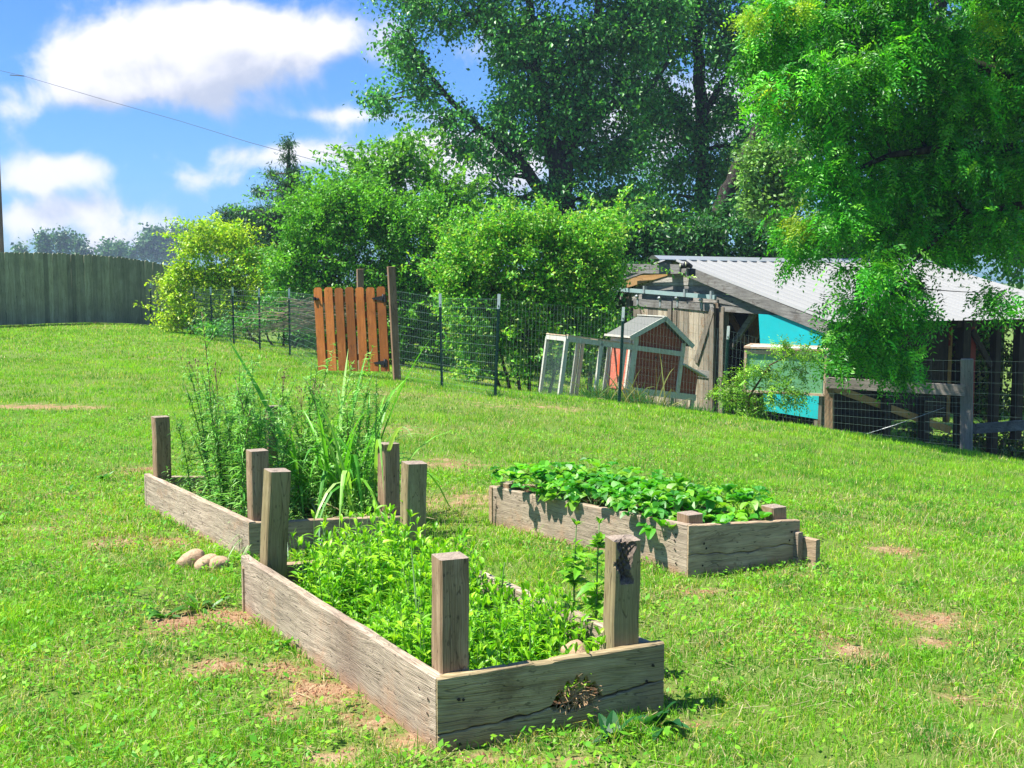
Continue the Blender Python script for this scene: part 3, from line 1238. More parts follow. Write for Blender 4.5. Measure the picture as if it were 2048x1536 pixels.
def edge1(x):
    return .0025 * math.sin(x * 9) + (-.003 if .30 < x < .36 else 0) + .0012 * math.sin(x * 33)


def crack_mid(f):
    zb = gNL + (gNR - gNL) * f
    return zb + .050 + .052 * f + .003 * math.sin(f * 15) + .0015 * math.sin(f * 41 + 1) + .0012 * math.sin(f * 97)


def crack_hi(f):
    g = .0025 + .004 * max(0, f - .1) * (1 if f < .95 else .3)
    d = (f - .60) / .115
    if abs(d) < 1:
        g += .066 * (1 - d * d) ** .7 * (1 + .2 * math.sin(f * 150))
    d = (f - .32) / .06
    if abs(d) < 1:
        g += .006 * (1 - d * d)
    return crack_mid(f) + g


def crack_lo(f):
    g = 0
    d = (f - .58) / .10
    if abs(d) < 1:
        g = .020 * (1 - d * d) ** .7 * (1 + .25 * math.sin(f * 190 + 2))
    return crack_mid(f) - g


board('end_board', B1_NL, B1_NR, z1NL, z1NR, gNL - SINK, gNR - SINK, .036, M['bed_olive'], bed1, nrm(B1_NL, B1_NR, c1), 8,
      screws=((.085, .74, .006), (.105, .725, .005), (.945, .77, .006), (.915, .60, .006), (.09, .25, .005), (.48, .60, .002), (.62, .80, .002), (.86, .82, .002)),
      crack=(crack_lo, crack_hi), edge=edge1, label='shaded olive end board with a long crack and a rotted hole stuffed with straw')
board('side_board', B1_NR + (B1_FR - B1_NR).normalized() * .038, B1_FR, z1NR - .01, z1FR, gNR - SINK, gFR - SINK, .036, M['bed_grey'], bed1, nrm(B1_NR, B1_FR, c1), 5)
board('end_board', B1_FL, B1_FR, z1FL - .04, z1FR - .03, gFL - SINK, gFR - SINK, .036, M['bed_tan'], bed1, nrm(B1_FL, B1_FR, c1), 6)
yaw1 = math.atan2((B1_NR - B1_NL).y, (B1_NR - B1_NL).x)


def post_px(q, s, t, py_top, w, yaw, mat, parent, seed, px_top=None, **kw):
    p = bl(q, s, t)
    z = top_z(1024, py_top, p)
    tp = Vector((p.x, p.y, z))
    if px_top is not None:
        r = ray(px_top, py_top)
        tp = Vector((r.x * p.y / r.y, p.y, z))
    return post('corner_post', (p.x, p.y, hz(p.x, p.y) - .08), tp, w, yaw, mat, parent, seed, **kw)


PW = .089
ins_s = (.036 + PW / 2) / (B1_NR - B1_NL).length
ins_t = (.036 + PW / 2) / (B1_FL - B1_NL).length
post_px(BEDS[0], ins_s, ins_t, 1112, PW, yaw1, M['post_brown'], bed1, 1)
post_px(BEDS[0], 1 - ins_s - .02, ins_t, 1076, PW, yaw1 - .12, M['post_olive'], bed1, 2, gouge=True, label='corner post with a rotted gouge below its top')
post_px(BEDS[0], ins_s, 1 - ins_t, 940, PW, yaw1 + .12, M['post_olive'], bed1, 3, px_top=555, label='corner post leaning to the right with one round knot')
post_px(BEDS[0], 1 - ins_s, 1 - ins_t, 925, PW, yaw1, M['post_olive'], bed1, 4, px_top=829)
soil(BEDS[0], (gNL + gFL) / 2 + .085, bed1, .05, 3)

# straw spilling from the rotted hole
mb = MB()
hc = B1_NL.lerp(B1_NR, .60)
on = nrm(B1_NL, B1_NR, c1)
al = (B1_NR - B1_NL).normalized()
zz = crack_mid(.6)
for k in range(260):
    a = random.gauss(0, .032)
    b = random.gauss(.018, .022)
    dpt = random.uniform(-.025, .006)
    st = Vector((hc.x + al.x * a + on.x * dpt, hc.y + al.y * a + on.y * dpt, zz + b))
    dr = Vector((al.x * random.gauss(0, 1) + on.x * random.uniform(0, .5), al.y * random.gauss(0, 1) + on.y * random.uniform(0, .5), random.gauss(-.3, .9))).normalized()
    ln = random.uniform(.012, .04)
    mb.beam(st, st + dr * ln, random.uniform(.0008, .003), .0008)
so = mb.build('straw', M['straw'], bed1)
so.matrix_parent_inverse = bed1.matrix_world.inverted()

# --- bed 3, behind on the left
c3 = sum(BEDS[2], Vector((0, 0))) / 4
bed3 = empty('raised_bed', (c3.x, c3.y, 0))
bpy.context.view_layer.update()
tag(bed3, 'far left raised timber garden bed overgrown with tall weeds and long grass', 'raised bed', 'raised timber garden beds')
z3NL, z3FL, z3NR = top_z(497, 1045, B3_NL), top_z(289, 948, B3_FL), top_z(822, 1032, B3_NR)
print('bed3 tops', z3NL, z3FL, z3NR)
g3 = [hz(p.x, p.y) for p in BEDS[2]]
board('side_board', B3_FL, B3_NL, z3FL, z3NL, g3[3] - SINK, g3[0] - SINK, .036, M['bed_grey'], bed3, nrm(B3_FL, B3_NL, c3), 13, screws=((.02, .8, .004), (.03, .6, .004), (.965, .7, .005), (.96, .35, .004), (.6, .6, .004), (.61, .5, .004)))
board('end_board', B3_NL, B3_NR, z3NL, z3NR, g3[0] - SINK, g3[1] - SINK, .036, M['bed_tan'], bed3, nrm(B3_NL, B3_NR, c3), 14, screws=((.05, .6, .004),))
board('side_board', B3_NR + (B3_FR - B3_NR).normalized() * .038, B3_FR, z3NR - .01, z3NR - .02, g3[1] - SINK, g3[2] - SINK, .036, M['bed_grey'], bed3, nrm(B3_NR, B3_FR, c3), 15)
board('end_board', B3_FL, B3_FR, z3FL - .01, z3NR - .02, g3[3] - SINK, g3[2] - SINK, .036, M['bed_grey'], bed3, nrm(B3_FL, B3_FR, c3), 16)
yaw3 = math.atan2((B3_NR - B3_NL).y, (B3_NR - B3_NL).x)
s3 = (.036 + PW / 2) / (B3_NR - B3_NL).length
t3 = (.036 + PW / 2) / (B3_FL - B3_NL).length
post_px(BEDS[2], s3, t3, 900, PW, yaw3 - .05, M['post_brown'], bed3, 11)
post_px(BEDS[2], s3, 1 - t3, 833, PW, yaw3, M['post_brown'], bed3, 12)
post_px(BEDS[2], 1 - s3, t3, 886, PW, yaw3, M['post_brown'], bed3, 13)
post_px(BEDS[2], 1 - s3, 1 - t3, 812, PW, yaw3, M['post_brown'], bed3, 14)
soil(BEDS[2], g3[0] + .07, bed3, .05, 7)

# --- bed 2, right, with strawberries
c2 = sum(BEDS[1], Vector((0, 0))) / 4
bed2 = empty('raised_bed', (c2.x, c2.y, 0))
bpy.context.view_layer.update()
tag(bed2, 'right hand raised timber bed of pale boards filled with strawberry plants', 'raised bed', 'raised timber garden beds')
z2NL, z2FL, z2NR = top_z(1378, 1051, B2_NL), top_z(978, 972, B2_FL), top_z(1598, 1040, B2_NR)
print('bed2 tops', z2NL, z2FL, z2NR)
g2 = [hz(p.x, p.y) for p in BEDS[1]]
e2 = (B2_NL - B2_FL).normalized()
board('side_board', B2_FL, B2_NL - e2 * .01, z2FL, z2NL, g2[3] - SINK, g2[0] - SINK, .036, M['bed_grey'], bed2, nrm(B2_FL, B2_NL, c2), 23,
      screws=((.04, .8, .006), (.05, .6, .006), (.955, .82, .005), (.95, .72, .005), (.952, .58, .005), (.957, .36, .005)), label='pale side board with leaf shadows across it')


def c2mid(f):
    zb = g2[0] + (g2[1] - g2[0]) * f
    return zb + .098 + .008 * math.sin(f * 9 + .5) + .004 * math.sin(f * 31)


board('end_board', B2_NL, B2_NR, z2NL, z2NR, g2[0] - SINK, g2[1] - SINK, .036, M['bed_tan'], bed2, nrm(B2_NL, B2_NR, c2), 24,
      screws=((.13, .70, .006), (.15, .62, .006), (.12, .35, .005), (.14, .22, .005), (.92, .80, .006), (.90, .65, .005)),
      crack=(c2mid, lambda f: c2mid(f) + (.0035 if .35 < f < .97 else .0012)), label='tan end board with a wavy crack')
ext = (B2_NR - B2_FR).normalized()
zx = top_z(1634, 1088, B2_NR)
board('side_board', B2_FR, B2_NR + ext * .02, z2NR - .05, z2NR - .055, g2[2] - SINK, g2[1] - SINK, .036, M['bed_grey'], bed2, nrm(B2_NR, B2_FR, c2), 25)
stub0 = B2_NR + nrm(B2_NR, B2_FR, c2) * .04 - ext * .35
board('side_board', stub0, stub0 + ext * .44, z2NR - .075, z2NR - .085, g2[1] - SINK, g2[1] - SINK, .032, M['bed_tan'], bed2, nrm(B2_NR, B2_FR, c2), 27, label='low overlapping board end sticking out past the corner')
board('end_board', B2_FL, B2_FR, z2FL, z2NR - .02, g2[3] - SINK, g2[2] - SINK, .036, M['bed_tan'], bed2, nrm(B2_FL, B2_FR, c2), 26)
yaw2 = math.atan2((B2_NR - B2_NL).y, (B2_NR - B2_NL).x)
s2 = (.036 + PW / 2) / (B2_NR - B2_NL).length
t2 = (.036 + PW / 2) / (B2_FL - B2_NL).length
post_px(BEDS[1], s2, t2, 1026, PW, yaw2, M['post_brown'], bed2, 21)
post_px(BEDS[1], 1 - s2, t2, 1012, PW, yaw2, M['post_brown'], bed2, 22)
post_px(BEDS[1], s2, 1 - t2, 965, PW, yaw2, M['post_brown'], bed2, 23)
post_px(BEDS[1], 1 - s2, 1 - t2, 960, PW, yaw2, M['post_brown'], bed2, 24)
soil(BEDS[1], g2[0] + .19, bed2, .04, 9)


# ------------------------------------------------------------------ stones
def stone(px, py, size, yaw, tilt, label, z=None, seed=0, group=None, lift=.0, p=2.6, rough=.16):
    r = np.random.default_rng(seed)
    g = G(px, py)
    n, m = 14, 20
    V, F = [], []
    for i in range(n + 1):
        th = math.pi * i / n
        for j in range(m):
            ph = 2 * math.pi * j / m
            v = Vector((math.sin(th) * math.cos(ph), math.sin(th) * math.sin(ph), math.cos(th)))
            k = 1 + rough * (float(vnoise(v.x * 1.3 + seed * 3 + 5, v.y * 1.3 + v.z * .9 + 7, 1.2, seed, 3)) - .5) * 2
            q = (abs(v.x) ** p + abs(v.y) ** p + abs(v.z) ** p) ** (-1 / p)
            v = v * k * q
            V.append((v.x * size[0], v.y * size[1], v.z * size[2]))
    for i in range(n):
        for j in range(m):
            j2 = (j + 1) % m
            F.append((i * m + j, (i + 1) * m + j, (i + 1) * m + j2, i * m + j2))
    me = bpy.data.meshes.new('stone')
    me.from_pydata(V, [], F)
    me.materials.append(M['stone'])
    me.polygons.foreach_set('use_smooth', [True] * len(F))
    o = link_obj('stone', me)
    o.location = (g.x, g.y, (g.z if z is None else z) + size[2] * .55 + lift)
    o.rotation_euler = (tilt[0], tilt[1], yaw)
    tag(o, label, 'stone', group)
    return o


SG = 'stones beside the weedy bed'
stone(382, 1132, (.068, .044, .040), .25, (0, -.45, 0), 'rounded tan stone leaning up at the left of three beside the far left bed', seed=1, group=SG, lift=.006)
stone(412, 1138, (.060, .036, .030), .75, (0, -.35, 0), 'oblong tan stone in the middle of three beside the far left bed', seed=2, group=SG, lift=.01)
stone(438, 1139, (.048, .044, .036), .4, (.1, .05, 0), 'round orange tan stone at the right of three beside the far left bed', seed=3, group=SG)
_p = bl(BEDS[0], .72, .09)
_s = stone(1200, 1300, (.052, .034, .044), -.2, (0, .35, 0), 'angular pinkish stone lying among the weeds inside the nearest bed', z=0, seed=4, p=1.55, rough=.22)
_s.location = (_p.x, _p.y, top_z(1190, 1308, _p))

# ------------------------------------------------------------------ wooden privacy fence on the left
def lerp(a, b, t):
    return a + (b - a) * t


FA, FB = Vector((-12.35, 27.7)), Vector((-10.25, 31.6))
fdir = (FB - FA).normalized()
fn = Vector((fdir.y, -fdir.x))            # faces right, to the lawn
F0 = FA - fdir * 8.5
FLEN = 8.5 + (FB - FA).length + 3.2
fence = empty('wooden_fence', (FA.x, FA.y, hz(FA.x, FA.y)))
tag(fence, 'tall dark wooden privacy fence of dog eared pickets at the back left of the lawn', 'fence')
bpy.context.view_layer.update()
mb = MB()
s = 0.0
r_ = random.Random(5)
FY = math.atan2(fdir.y, fdir.x)
nb = 0
while s < FLEN:
    w = .138 + r_.uniform(-.004, .004)
    p = F0 + fdir * s
    g = hz(p.x, p.y)
    # top line taken from the photograph: 1.83 m above the ground, stepping slightly
    top = g + 1.80 + r_.uniform(-.015, .015)
    bot = g + .03
    tl = r_.uniform(-.004, .004)
    mb.cur = min(1, max(0, r_.gauss(.5, .26)))
    t0 = r_.uniform(-.004, .004)
    c = .028
    prof = [(0, bot), (w, bot), (w, top - c), (w - c, top), (c, top), (0, top - c)]
    vs = []
    for dd in (0.0, -.017):
        for (u, z) in prof:
            q = p + fdir * (u + tl * (z - g)) + fn * (dd + t0)
            vs.append((q.x, q.y, z))
    n = 6
    fs = [tuple(range(n)), tuple(reversed(range(n, 2 * n)))] + [(i, n + i, n + (i + 1) % n, (i + 1) % n) for i in range(n)]
    if not (11.30 < s < 11.32):
        mb.poly(vs, fs)
    s += w + r_.choice([.001, .002, .002, .003, .006])
    nb += 1
pk = mb.build('picket_panel', M['fence'], fence)
pk.matrix_parent_inverse = fence.matrix_world.inverted()
mb = MB()
for zz in (.3, .95, 1.6):
    prev = None
    for k in range(9):
        p = F0 + fdir * (FLEN * k / 8) - fn * .045
        q = Vector((p.x, p.y, hz(p.x, p.y) + zz))
        if prev is not None:
            mb.beam(prev, q, .038, .085)
        prev = q
o = mb.build('rail', M['barn'], fence)
o.matrix_parent_inverse = fence.matrix_world.inverted()
for k in range(8):
    p = F0 + fdir * (FLEN * k / 7) - fn * .11
    mb = MB()
    z = hz(p.x, p.y)
    mb.beam((p.x, p.y, z - .1), (p.x, p.y, z + 1.75), .09, .09)
    o = mb.build('post', M['gate_post'], fence)
    o.matrix_parent_inverse = fence.matrix_world.inverted()

# ------------------------------------------------------------------ wire fence with steel posts
TP = [(274, 562, 273, 649), (301, 563, 302, 652), (323, 564, 326, 657), (352, 565, 354, 664), (388, 571, 389, 675), (421, 574, 425, 685), (465, 574, 468, 694),
      (518, 576, 520, 702), (578, 577, 580, 713), (880, 587, 884, 775), (998, 588, 990, 795), (1247, 614, 1238, 808), (1457, 652, 1447, 836)]


def tpost(parent, tx, ty, bx, by):
    h = by - ty
    d = FPX * 1.22 / h
    b = P(bx, by, d)
    g = hz(b.x, b.y)
    t = P(tx, ty, d)
    bpt = Vector((b.x, b.y, min(g, b.z) - .03))
    ax = (t - bpt)
    wire_off = ax.normalized()
    mb = MB()
    # T section: flange and web, studs up the face
    split = .86
    m_ = bpt + ax * split
    view = Vector((bpt.x, bpt.y, 0)).normalized()
    sd = Vector((view.y, -view.x, 0))
    for (a, c, mi) in ((bpt, m_, 0), (m_, t, 1)):
        mb.beam(a, c, .036, .006, up=view, m=mi)
        mb.beam(a + view * .016, c + view * .016, .006, .030, up=view, m=mi)
    for k in range(18):
        q = bpt + ax * (.12 + .045 * k)
        mb.box(q - view * .006, (.012, .008, .02), m=0)
    o = mb.build('fence_post', [M['tpost'], M['tpost_tip']], parent)
    o.matrix_parent_inverse = parent.matrix_world.inverted()
    return bpt, t


def wire_run(parent, ends, zs, vstep=.05, r=.0012, name='wire_mesh', mat=None, jit=.004):
    mb = MB()
    for i in range(len(ends) - 1):
        (b0, t0), (b1, t1) = ends[i], ends[i + 1]
        b0 = Vector((b0.x, b0.y, hz(b0.x, b0.y)))
        b1 = Vector((b1.x, b1.y, hz(b1.x, b1.y)))
        L = (b1 - b0).length
        n = max(1, int(L / 1.2))
        for f in zs:
            pts = []
            for k in range(n + 1):
                u = k / n
                b_ = b0.lerp(b1, u)
                b_.z = hz(b_.x, b_.y) if 0 < u < 1 else b_.z
                t_ = t0.lerp(t1, u)
                pts.append(b_.lerp(t_, f) + Vector((0, 0, random.uniform(-jit, jit) if 0 < u < 1 else 0)))
            mb.tube(pts, r * 1.15, 3, cap=False)
        nv = int(L / vstep)
        for k in range(nv):
            u = (k + .5) / nv
            b_ = b0.lerp(b1, u)
            b_.z = hz(b_.x, b_.y)
            t_ = t0.lerp(t1, u)
            mb.tube([b_.lerp(t_, zs[0]), b_.lerp(t_, zs[-1])], r, 3, cap=False)
    o = mb.build(name, mat or M['wire'], parent)
    o.matrix_parent_inverse = parent.matrix_world.inverted()
    return o


ZS = [0.01, .06, .12, .18, .25, .33, .41, .50, .59, .68, .77, .86, .95]
b0 = P(578, 713, FPX * 1.22 / 136)
wf = empty('wire_fence', (b0.x, b0.y, hz(b0.x, b0.y)))
tag(wf, 'green wire fence on white tipped posts from the wooden fence to the picket gate', 'fence', 'wire fences along the lawn')
bpy.context.view_layer.update()
endsL = [tpost(wf, *q) for q in TP[:9]]
gl = P(634, 735, 17.4)
endsL.append((Vector((gl.x, gl.y, hz(gl.x, gl.y))), Vector((gl.x, gl.y, hz(gl.x, gl.y) + 1.2))))
wire_run(wf, endsL, ZS, .1, .0011)
b0 = P(884, 775, FPX * 1.22 / 188)
wf2 = empty('wire_fence', (b0.x, b0.y, hz(b0.x, b0.y)))
tag(wf2, 'green wire fence on white tipped posts from the picket gate past the chicken coop', 'fence', 'wire fences along the lawn')
bpy.context.view_layer.update()
endsR = [tpost(wf2, *q) for q in TP[9:]]
hp = P(795, 760, 16.0)
hpb = Vector((hp.x, hp.y, hz(hp.x, hp.y)))
cp = P(1652, 866, 15.2)
cpb = Vector((cp.x, cp.y, hz(cp.x, cp.y)))
ends = [(hpb, P(790, 572, 16.0))] + endsR + [(cpb, cpb + Vector((0, 0, 1.1)))]
wire_run(wf2, ends, ZS, .05, .0009)
print('post depth check', [(round((e[0].z), 2), round(hz(e[0].x, e[0].y), 2)) for e in endsL + endsR])

# gate posts
def timber(name, a, b, w, mat, label, cat, group=None, yaw=.3):
    a, b = Vector(a), Vector(b)
    mb = MB()
    L = (b - a).length
    mb.beam((0, 0, 0), (0, 0, L), w, w, up=Vector((0, 1, 0)))
    o = mb.build(name, mat, None, bevel=.006)
    o.location = a
    o.rotation_euler = ((b - a).to_track_quat('Z', 'Y').to_matrix() @ Matrix.Rotation(yaw, 3, 'Z')).to_euler()
    tag(o, label, cat, group)
    return o


timber('gate_post', hpb - Vector((0, 0, .1)), P(782, 533, 16.0), .10, M['gate_post'], 'taller brown timber post carrying the hinges of the orange picket gate', 'post', 'posts at the picket gate')
q = P(723, 700, 18.2)
timber('gate_post', (q.x, q.y, hz(q.x, q.y) - .1), P(720, 538, 18.2), .10, M['gate_post'], 'shorter brown timber post rising just behind the orange picket gate', 'post', 'posts at the picket gate')

# picket gate
GL, GR = P(640, 745, 16.6), P(775, 748, 16.15)
gbase = Vector((GL.x, GL.y, 0))
ge = (Vector((GR.x, GR.y)) - Vector((GL.x, GL.y)))
gw = ge.length
gyaw = math.atan2(ge.y, ge.x)
gz = CAMZ - (CAMZ - GL.z)
gate = empty('picket_gate', (GL.x, GL.y, GL.z + .03), (0, math.radians(-1.0), gyaw))
tag(gate, 'orange stained wooden picket gate with black strap hinges', 'gate')
mb = MB()
gh = 1.19
r_ = random.Random(2)
for k in range(7):
    w = .136
    x0 = -.03 + k * (gw + .06 - w) / 6
    mb.cur = r_.random()
    tp = gh + r_.uniform(-.008, .008)
    sh = -.035 + r_.uniform(-.006, .006)
    c = .03
    prof = [(0, 0), (w, 0), (w, tp - c), (w - c, tp), (c, tp), (0, tp - c)]
    vs = []
    for yy in (0.0, .017):
        for (u, z) in prof:
            vs.append((x0 + u + sh * (z / gh) * 1.0, yy, z + r_.uniform(-.002, .002)))
    n = 6
    fs = [tuple(range(n)), tuple(reversed(range(n, 2 * n)))] + [(i, n + i, n + (i + 1) % n, (i + 1) % n) for i in range(n)]
    mb.poly(vs, fs)
mb.build('picket_panel', M['gate'], gate)
for zz in (1.02, .2):
    mb = MB()
    mb.beam((-.05, .038, zz), (gw - .0, .038, zz), .036, .085)
    mb.build('rail', M['gate'], gate)
mb = MB()
mb.beam((-.05, .036, .25), (gw - .08, .036, .98), .03, .085)
mb.build('brace', M['gate'], gate)
for zz in (1.03, .12):
    mb = MB()
    x1 = gw - .045
    mb.poly([(x1, -.004, zz - .035), (x1, -.004, zz + .035), (x1 - .17, -.004, zz + .008), (x1 - .17, -.004, zz - .008),
             (x1, -.012, zz - .035), (x1, -.012, zz + .035), (x1 - .17, -.012, zz + .008), (x1 - .17, -.012, zz - .008)],
            [(0, 1, 2, 3), (7, 6, 5, 4), (0, 4, 5, 1), (1, 5, 6, 2), (2, 6, 7, 3), (3, 7, 4, 0)])
    mb.tube([(x1 + .008, -.008, zz - .055), (x1 + .008, -.008, zz + .055)], .012, 8)
    mb.box((x1 + .03, -.008, zz), (.03, .008, .11))
    mb.build('strap_hinge', M['black'], gate)
mb = MB()
mb.box((-.02, -.012, 1.03), (.085, .012, .035))
mb.box((-.045, -.022, 1.035), (.03, .03, .05))
mb.tube([(-.005, -.02, 1.03), (.035, -.035, 1.03)], .008, 6)
mb.build('latch', M['black'], gate)

# ------------------------------------------------------------------ chicken coop, leaning
ca = math.radians(-24)
cb = P(1118, 800, 15.9)
CZ = hz(cb.x, cb.y)
coop = empty('chicken_coop', (cb.x, cb.y, min(cb.z, CZ) + .0), (0, math.radians(8.5), 0))
coop.rotation_euler = (Matrix.Rotation(-ca, 3, 'Z') @ Matrix.Rotation(math.radians(8.0), 3, 'Y')).to_euler()
tag(coop, 'small leaning red and white chicken coop with a wire run behind the wire fence', 'chicken coop')
RL, DP, RH = 1.06, .62, .86     # run length, depth, run height
WH = .86                        # house width
st = .045


def stick(mb, a, b, w=st, h=st, m=0):
    mb.beam(a, b, w, h, up=Vector((0, 1, 0)) if abs((Vector(b) - Vector(a)).normalized().z) > .9 else Vector((0, 0, 1)), m=m)


mb = MB()
for (x, y) in ((0, 0), (0, DP), (RL * .52, 0), (RL * .52 + .03, DP), (RL * .52 - .05, DP), (RL - .03, DP)):
    stick(mb, (x, y, -.1), (x, y, RH), .055 if y == 0 and x == 0 else st, st)
stick(mb, (RL - .13, 0, -.1), (RL - .13, 0, RH - .02))
stick(mb, (0, .0, RH), (RL, 0, RH), st, .075)
stick(mb, (0, DP, RH), (RL, DP, RH))
stick(mb, (0, 0, RH), (0, DP, RH), st, .075)
stick(mb, (RL, 0, RH), (RL, DP, RH))
stick(mb, (0, 0, .03), (0, DP, .03))
mb.build('run_frame', M['white_wood'], coop)
mb = MB()
stick(mb, (.0, .0, RH + .05), (RL, .0, RH + .05), .06, .014)
stick(mb, (.0, DP, RH + .045), (RL, DP, RH + .045), .06, .014)
stick(mb, (.0, 0, RH + .04), (0, DP, RH + .04), .06, .014)
stick(mb, (RL * .5, 0, RH + .04), (RL * .5, DP, RH + .04), .06, .014)
stick(mb, (RL * .05, DP * .1, RH + .05), (RL * .95, DP * .85, RH + .05), .05, .012)
mb.build('run_lid', M['bare_wood'], coop)
mb = MB()
for k in range(44):
    z = .03 + k * (RH - .06) / 43
    mb.tube([(0, .02, z), (0, DP, z)], .0012, 3, cap=False)
    mb.tube([(0.02, DP, z), (RL, DP, z)], .0012, 3, cap=False)
for k in range(28):
    y = DP * (k + .5) / 28
    mb.tube([(0, y, 0), (0, y, RH)], .0009, 3, cap=False)
for k in range(46):
    x = RL * (k + .5) / 46
    mb.tube([(x, DP, 0), (x, DP, RH)], .0009, 3, cap=False)
mb.build('run_mesh', M['wire'], coop)
# house
X0, X1 = RL, RL + WH
HB, HE, HP_ = .22, 1.02, 1.30   # floor, eave, peak
mb = MB()
# front lower panel boards
nbd = 5
zt = .86
for k in range(nbd):
    z0 = HB + .07 + (zt - HB - .07) * k / nbd
    z1 = HB + .07 + (zt - HB - .07) * (k + 1) / nbd
    mb.box(((X0 + X1) / 2, .012 + (.004 if k % 2 else 0), (z0 + z1) / 2), (WH - .04, .018, z1 - z0 - .005))
mb.poly([(X0 + .02, .014, zt + .02), (X1 - .02, .014, zt + .02), (X1 - .02, .014, HE), ((X0 + X1) / 2, .014, HP_ - .02), (X0 + .02, .014, HE),
         (X0 + .02, .03, zt + .02), (X1 - .02, .03, zt + .02), (X1 - .02, .03, HE), ((X0 + X1) / 2, .03, HP_ - .02), (X0 + .02, .03, HE)],
        [(0, 1, 2, 3, 4), (9, 8, 7, 6, 5)])
mb.box(((X0 + X1) / 2, DP - .01, (HB + HE) / 2), (WH - .02, .015, HE - HB))
mb.box((X1 - .01, DP / 2, (HB + HE) / 2), (.015, DP, HE - HB))
mb.build('wall', M['coop_red'], coop)
mb = MB()
mb.box((X0 + .0, DP / 2, (HE + RH + .04) / 2), (.016, DP - .06, HE - RH - .04))
mb.box((X0 + .0, DP / 2, (RH + HB) / 2), (.016, DP - .06, RH - HB))
o = mb.build('wall', M['coop_red_pale'], coop)  # left wall in a paler red than the other walls
o['label'] = 'paler pinkish red side wall'
mb = MB()
mb.box((X0 - .014, DP * .42, .58), (.012, .15, .32))
mb.build('pop_door', M['orange_red'], coop)
mb = MB()
fx = -.004
stick(mb, (X0 + .03, fx, -.12), (X0 + .03, fx, HE), .085, .03)
stick(mb, (X1 - .025, fx, HB), (X1 - .025, fx, HE), .06, .03)
stick(mb, (X0, fx - .004, HB + .03), (X1 + .30, fx - .004, HB + .03), .03, .09)
stick(mb, (X0 + .06, fx - .003, zt), (X1 - .05, fx - .003, zt), .03, .07)
stick(mb, (X0 - .01, .05, HB - .1), (X0 - .01, .05, HE), .03, .05)
stick(mb, (X0 - .01, DP - .03, HB - .1), (X0 - .01, DP - .03, HE), .03, .05)
stick(mb, (X0 - .013, .03, RH + .09), (X0 - .013, DP, RH + .09), .03, .05)
mb.build('trim', M['white_wood'], coop)
for (x, y) in ((X1 + .27, .02), (X0 + .45, .3), (X1 + .27, DP - .05)):
    mb = MB()
    stick(mb, (x, y, -.35), (x, y, HB))
    mb.build('leg', M['white_wood'], coop)
# gable roof, ridge along y
mb = MB()
ov = .07
ctr = (X0 + X1) / 2
ph = HP_ + .05
for sgn in (-1, 1):
    e = (ctr + sgn * (WH / 2 + .10), HE - .02)
    pts = []
    for y in (-ov, DP + ov):
        pts += [(ctr, y, ph), (e[0], y, e[1])]
    pts2 = [(p[0], p[1], p[2] - .018) for p in pts]
    mb.poly(pts + pts2, [(0, 1, 3, 2), (6, 7, 5, 4), (0, 4, 5, 1), (2, 3, 7, 6), (1, 5, 7, 3)])
rf = mb.build('roof', M['shingle'], coop)
mb = MB()
for sgn in (-1, 1):
    e = (ctr + sgn * (WH / 2 + .10), HE - .03)
    mb.beam((ctr - sgn * .01, -ov - .008, ph - .012), (e[0], -ov - .008, e[1] - .005), .016, .065)
mb.beam((ctr, -ov, ph + .01), (ctr, DP + ov, ph + .01), .06, .016)
mb.beam((ctr - WH / 2 - .10, -ov, HE - .02), (ctr - WH / 2 - .10, DP + ov, HE - .02), .014, .03)
o = mb.build('fascia', M['white_wood'], rf)
# nest box
mb = MB()
n0, n1 = X1 + .01, X1 + .30
mb.poly([(n0, .01, HB + .06), (n1, .01, HB + .06), (n1, .01, .58), (n0, .01, .69), (n0, DP - .02, HB + .06), (n1, DP - .02, HB + .06), (n1, DP - .02, .58), (n0, DP - .02, .69)],
        [(0, 1, 2, 3), (7, 6, 5, 4), (1, 5, 6, 2), (0, 4, 5, 1)])
nb_ = mb.build('nest_box', M['coop_red'], coop)
mb = MB()
mb.beam((X1, DP / 2 - .03, .715), (X1 + .40, DP / 2 - .03, .575), DP + .1, .022)
mb.build('lid', M['white_wood'], nb_)
for dx in (-.05, .05):
    mb = MB()
    mb.tube([(ctr + .02 + dx, -.004, zt - .10), (ctr + .02 + dx, .01, zt - .10)], .017, 10)
    mb.build('vent_hole', M['hole'], coop)  # solid disc; the shade inside the hole is put into its dark colour

# bedding and dry leaves heaped by the run
mb = MB()
for k in range(900):
    cx = random.gauss(.62, .28)
    cy = random.gauss(.25, .2)
    z = max(-.15, .10 - .22 * abs(cx - .8) + random.uniform(-.05, .05)) - .02
    v = Vector((random.gauss(0, 1), random.gauss(0, 1), random.gauss(0, .5))).normalized() * random.uniform(.02, .06)
    mb.beam((cx, cy, z), (cx + v.x, cy + v.y, z + v.z), random.uniform(.003, .02), .002)
o = mb.build('straw', M['straw'], coop)

# ------------------------------------------------------------------ open shed with metal roof
SA = Vector((3.07, 22.0))
sg = Vector((.44, -.898)).normalized()       # along the gable, towards the camera
sy = Vector((-sg.y, sg.x))                   # along the ridge, away to the right
shed = empty('shed', (SA.x, SA.y, -1.35), (0, 0, math.atan2(sg.y, sg.x)))
tag(shed, 'old open sided timber shed with white ribbed metal roof and sliding plank doors', 'shed')
SZ = -1.35


def S(px, py, yo=0.0):
    """pixel on the plane parallel to the gable, yo metres along the ridge -> shed local"""
    r = ray(px, py)
    o = SA + sy * yo
    n = sy
    k = (o.x * n.x + o.y * n.y) / (r.x * n.x + r.y * n.y)
    p = Vector((r.x * k, r.y * k))
    return Vector(((p - SA).dot(sg), yo, CAMZ + r.z * k - SZ))


